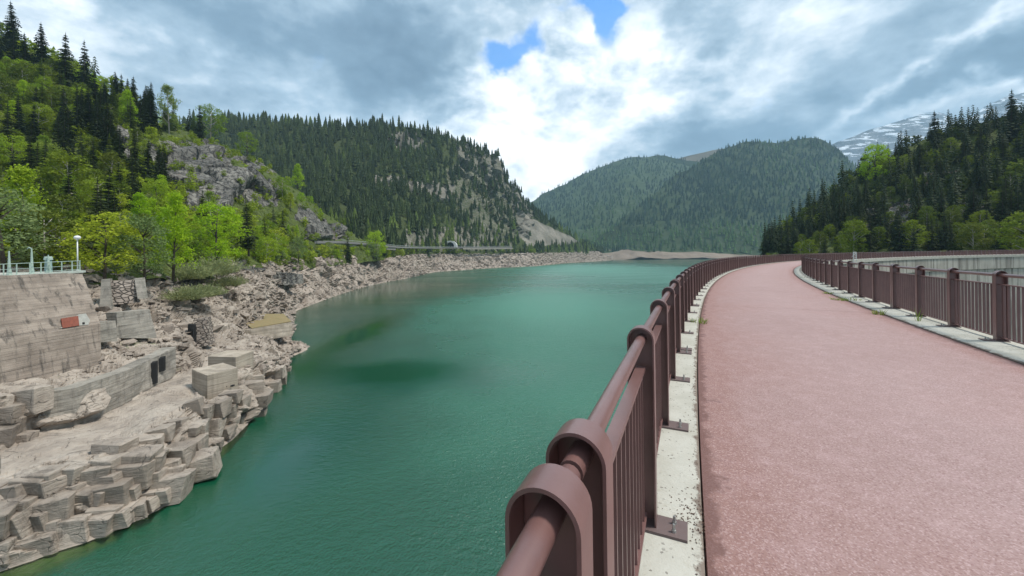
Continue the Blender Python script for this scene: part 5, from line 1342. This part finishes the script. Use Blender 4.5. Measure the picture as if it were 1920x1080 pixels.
# trees beside the lakeside road and on the low point
for i in range(130):
    px = random.choice([random.uniform(740, 1000), random.uniform(960, 1120)]); tl = np.interp(px, [c[0] for c in SHORE], [c[2] for c in SHORE]); tz = np.interp(px, [c[0] for c in SHORE], [c[3] for c in SHORE])
    p = pt(px, tl - 1, tz * random.uniform(1.005, 1.03)); p[2] -= .5
    if random.random() < .3: h = random.uniform(8, 17) * (1 if px < 960 else .9); place_tree('spruce_tree', random.choice(SP_MD), p, h / 12.2, random.uniform(.9, 1.2), 'small spruce in the row between the lakeside road and the rubble shore', 'spruce', 'trees between the road and the shore')
    else: place_tree('broadleaf_tree', random.choice(LF_MD), p, random.uniform(6, 9) / 8.7, 1.2, 'small green leafy tree between the lakeside road and the rubble shore', 'tree', 'leafy trees between the road and the shore')
# ---- far mountain wood
def treeF(u, v, a):
    return (v < 471) * (u < 1700)
pf_, uvf = pick(PF, UF, VF, 6800, treeF, 8.0, None, 4)
pg_, uvg = pick(PG, UG, VG, 4600, lambda u, v, a: (v < 471) * (u < 1330), 9.0, None, 4)
pf_ = np.concatenate([pf_, pg_]); uvf = np.concatenate([uvf, uvg])
print('far trees', len(pf_))
SH_FAR = []
for sd_ in range(4):
    rs = np.random.default_rng(300 + sd_); V = []; Fc = []
    for t in range(3):
        zb_ = .05 + .3 * t; k = len(V); V.append((0, 0, min(1., zb_ + .45))); r = .26 * (1 - t / 3.6); ph = rs.uniform(0, 6)
        for j in range(6): a = ph + j * 1.047; q = r * rs.uniform(.7, 1.25); V.append((q * math.cos(a), q * math.sin(a), zb_ + rs.uniform(-.04, .04)))
        for j in range(6): Fc.append((k, k + 1 + j, k + 1 + (j + 1) % 6))
    SH_FAR.append((np.array(V), np.array(Fc)))
rf = np.clip(.5 * RNG.random(len(pf_)) + .35 * (fbm(pf_ / 260, 9, 3) + .35) + .35 * ((uvf[:, 1] > 430) | ((uvf[:, 0] > 1430) & (uvf[:, 1] > 300) & (RNG.random(len(pf_)) < .4))), 0, 1)
RZ = np.array([[[math.cos(a), -math.sin(a), 0], [math.sin(a), math.cos(a), 0], [0, 0, 1]] for a in RNG.uniform(0, 6.28, len(pf_))])
tag(scatter_mesh('mountain_forest', SH_FAR, pf_ - [0, 0, 1.], RNG.uniform(15, 27, len(pf_)), RZ, M_FORFAR, rf), kind='stuff')

# ------------------------------------------------------------------ lakeside road, tunnel portal, small things
def strip(name, pts, w0, up, mat, label=None, cat=None, kind=None, h=0.3):
    mb = MB(); P_ = [np.array(p) for p in pts]; v = []
    for p in P_:
        d = p - CAM; d[2] = 0; d /= np.linalg.norm(d); v += [p - d * w0 / 2 + [0, 0, up], p + d * w0 / 2 + [0, 0, up], p + d * w0 / 2 + [0, 0, up - h], p - d * w0 / 2 + [0, 0, up - h]]
    f = []
    for k in range(len(P_) - 1):
        for j in range(4): f.append((4 * k + j, 4 * k + (j + 1) % 4, 4 * k + 4 + (j + 1) % 4, 4 * k + 4 + j))
    mb.add(v, f); o = mb.build(name, mat); return tag(o, label, cat, kind=kind)
M_ASPH = plain('grey asphalt', (.22, .21, .2, 1), .9, 0, .3, 1)
lr = [pt(x, y, z) for x, y, z in ((590, 452, 215), (640, 452, 250), (690, 456, 300), (745, 462, 365), (790, 463.5, 440), (830, 464, 540), (870, 463.5, 575), (920, 463, 640), (960, 462.5, 690))]
strip('road', lr, 7, 0, M_ASPH, kind='structure', h=1.5)
lg = [pt(x, y, z) for x, y, z in ((640, 451.5, 246), (690, 455.5, 296), (745, 461.5, 361), (790, 463, 436), (830, 463.4, 536), (870, 463, 571), (920, 462.6, 636), (960, 462, 686))]
strip('guard_rail', lg, .3, .8, M_GALV, 'long pale guard rail beside the far lakeside road', 'guard rail', h=.3)
# retaining wall of the road
strip('retaining_wall', [p + np.array([0, -5, 0]) for p in lr[:4]], 1.0, -.2, M_WALLB, 'low grey retaining wall carrying the lakeside road above the shore bushes', 'wall', h=3.5)
strip('retaining_wall', [pt(x, y, z) for x, y, z in ((868, 465, 560), (915, 465, 620), (962, 464.5, 676))], 1.0, .0, M_WALLB, 'distant low wall carrying the road right of the tunnel portal', 'wall', h=2.2)
tp = empty('tunnel_portal', tuple(pt(844, 463.5, 566)), 0, 'pale arched tunnel portal over the lakeside road', 'tunnel portal')
mb = MB(); n_ = 18; ro, ri, dp = 9.2, 5.6, 8.0; v = []
prof_o = [(-ro * 1.05, 0)] + [(-ro * math.cos(a) * 1.05, 2.2 + (ro - 2.2) * math.sin(a) * 1.05) for a in np.linspace(0, math.pi, n_)] + [(ro * 1.05, 0)]
prof_i = [(-ri, 0)] + [(-ri * math.cos(a), 2.0 + (ri - .2) * math.sin(a)) for a in np.linspace(0, math.pi, n_)] + [(ri, 0)]
K_ = len(prof_o)
for y_ in (0, dp): v += [(x, y_, z) for x, z in prof_o] + [(x, y_, z) for x, z in prof_i]
f = []
for k in range(K_ - 1): f += [(k, k + 1, K_ + k + 1, K_ + k), (2 * K_ + k + 1, 2 * K_ + k, 3 * K_ + k, 3 * K_ + k + 1), (k + 1, k, 2 * K_ + k, 2 * K_ + k + 1), (K_ + k, K_ + k + 1, 3 * K_ + k + 1, 3 * K_ + k)]
mb.add(v, f); mb.build('arch', plain('pale portal concrete', (.72, .71, .68, 1), .8), tp)
mb = MB(); mb.add([(x, dp * .8, z) for x, z in prof_i] + [(x, dp * .9, z) for x, z in prof_i], [tuple(range(K_)), tuple(range(2 * K_ - 1, K_ - 1, -1))]); mb.build('opening', M_DARK, tp)
# plants growing in the seam of the road
def tuft(loc, h, r, nb, label, spread=.5, cat='plant'):
    V = []; Fc = []
    for i in range(nb):
        a = random.uniform(0, 6.28); q = r * random.random() ** .5; b0_ = np.array([q * math.cos(a), q * math.sin(a), 0]); a2 = a + random.gauss(0, .8); l = h * random.uniform(.4, 1)
        tip = b0_ + np.array([math.cos(a2) * l * spread, math.sin(a2) * l * spread, l]); s_ = np.array([-math.sin(a2), math.cos(a2), 0]) * .006
        mid = (b0_ + tip) / 2 + np.array([0, 0, l * .12]); k = len(V); V += [b0_ - s_, b0_ + s_, mid + s_, mid - s_, tip]; Fc += [(k, k + 1, k + 2, k + 3), (k + 3, k + 2, k + 4)]
    me = meshdata('grass_tuft', V, Fc, [M_GRASS], False); o = link('grass_tuft', me); o.location = tuple(loc); return tag(o, label, cat)
def seam(px, py, z=.0):
    d = direction(px, py); t = -(CAMH - z) / d[2]; return CAM + d * t
tuft(seam(1311, 606), .12, .16, 60, 'small yellow green grass tuft in the seam left of the red road', .9)
for px, py, h, r, nb, lb in ((1648, 590, .14, .10, 50, 'bright grass tuft in the seam of the right kerb near the double post'), (1585, 563, .10, .35, 130, 'spreading pale weeds on the right kerb'), (1553, 551, .08, .14, 70, 'thin moss patch on the right kerb beyond the weeds'),
                             (1722, 604, .34, .04, 9, 'tall thin weed stalk on the right kerb in front of the railing'), (1505, 521, .08, .2, 40, 'small tuft at the bend of the right kerb')):
    tuft(seam(px, py), h, r, nb, lb, .35 if h > .3 else .9)
# dry crumbs on the kerb and along the seam
RS2 = rockshapes(4, 8); cp = []
for i in range(420):
    s_ = random.uniform(1, 14) ** 1.0; r_ = R1 + random.choice([abs(random.gauss(0, .035)) + .015, random.uniform(.02, .45) if random.random() < .35 else abs(random.gauss(0, .03)) + .015]); cp.append(arc(s_, r_, .025))
for i in range(160):
    a = random.gauss(0, 1); cp.append(arc(2.35 + random.gauss(0, .1), R1 + abs(random.gauss(.06, .06)) , .026))
cp = np.array(cp)
tag(scatter_mesh('debris', RS2, cp, RNG.uniform(.004, .012, len(cp)), rotm(len(cp)), plain('dry crumbs', (.12, .07, .05, 1), .95)), kind='stuff')

# ------------------------------------------------------------------ air
m = bpy.data.materials.new('haze'); m.use_nodes = True; m.node_tree.nodes.clear(); n = NT(m.node_tree)
vol = n.node('ShaderNodeVolumePrincipled'); vol.inputs['Color'].default_value = (.55, .80, 1.0, 1); vol.inputs['Density'].default_value = .00009; vol.inputs['Anisotropy'].default_value = .0
o_ = n.node('ShaderNodeOutputMaterial'); n.l.new(vol.outputs[0], o_.inputs[1])
mb = MB(); mb.box((1300, 2700, 850), (7600, 6000, 1860)); hz = mb.build('haze', m); tag(hz, kind='stuff')
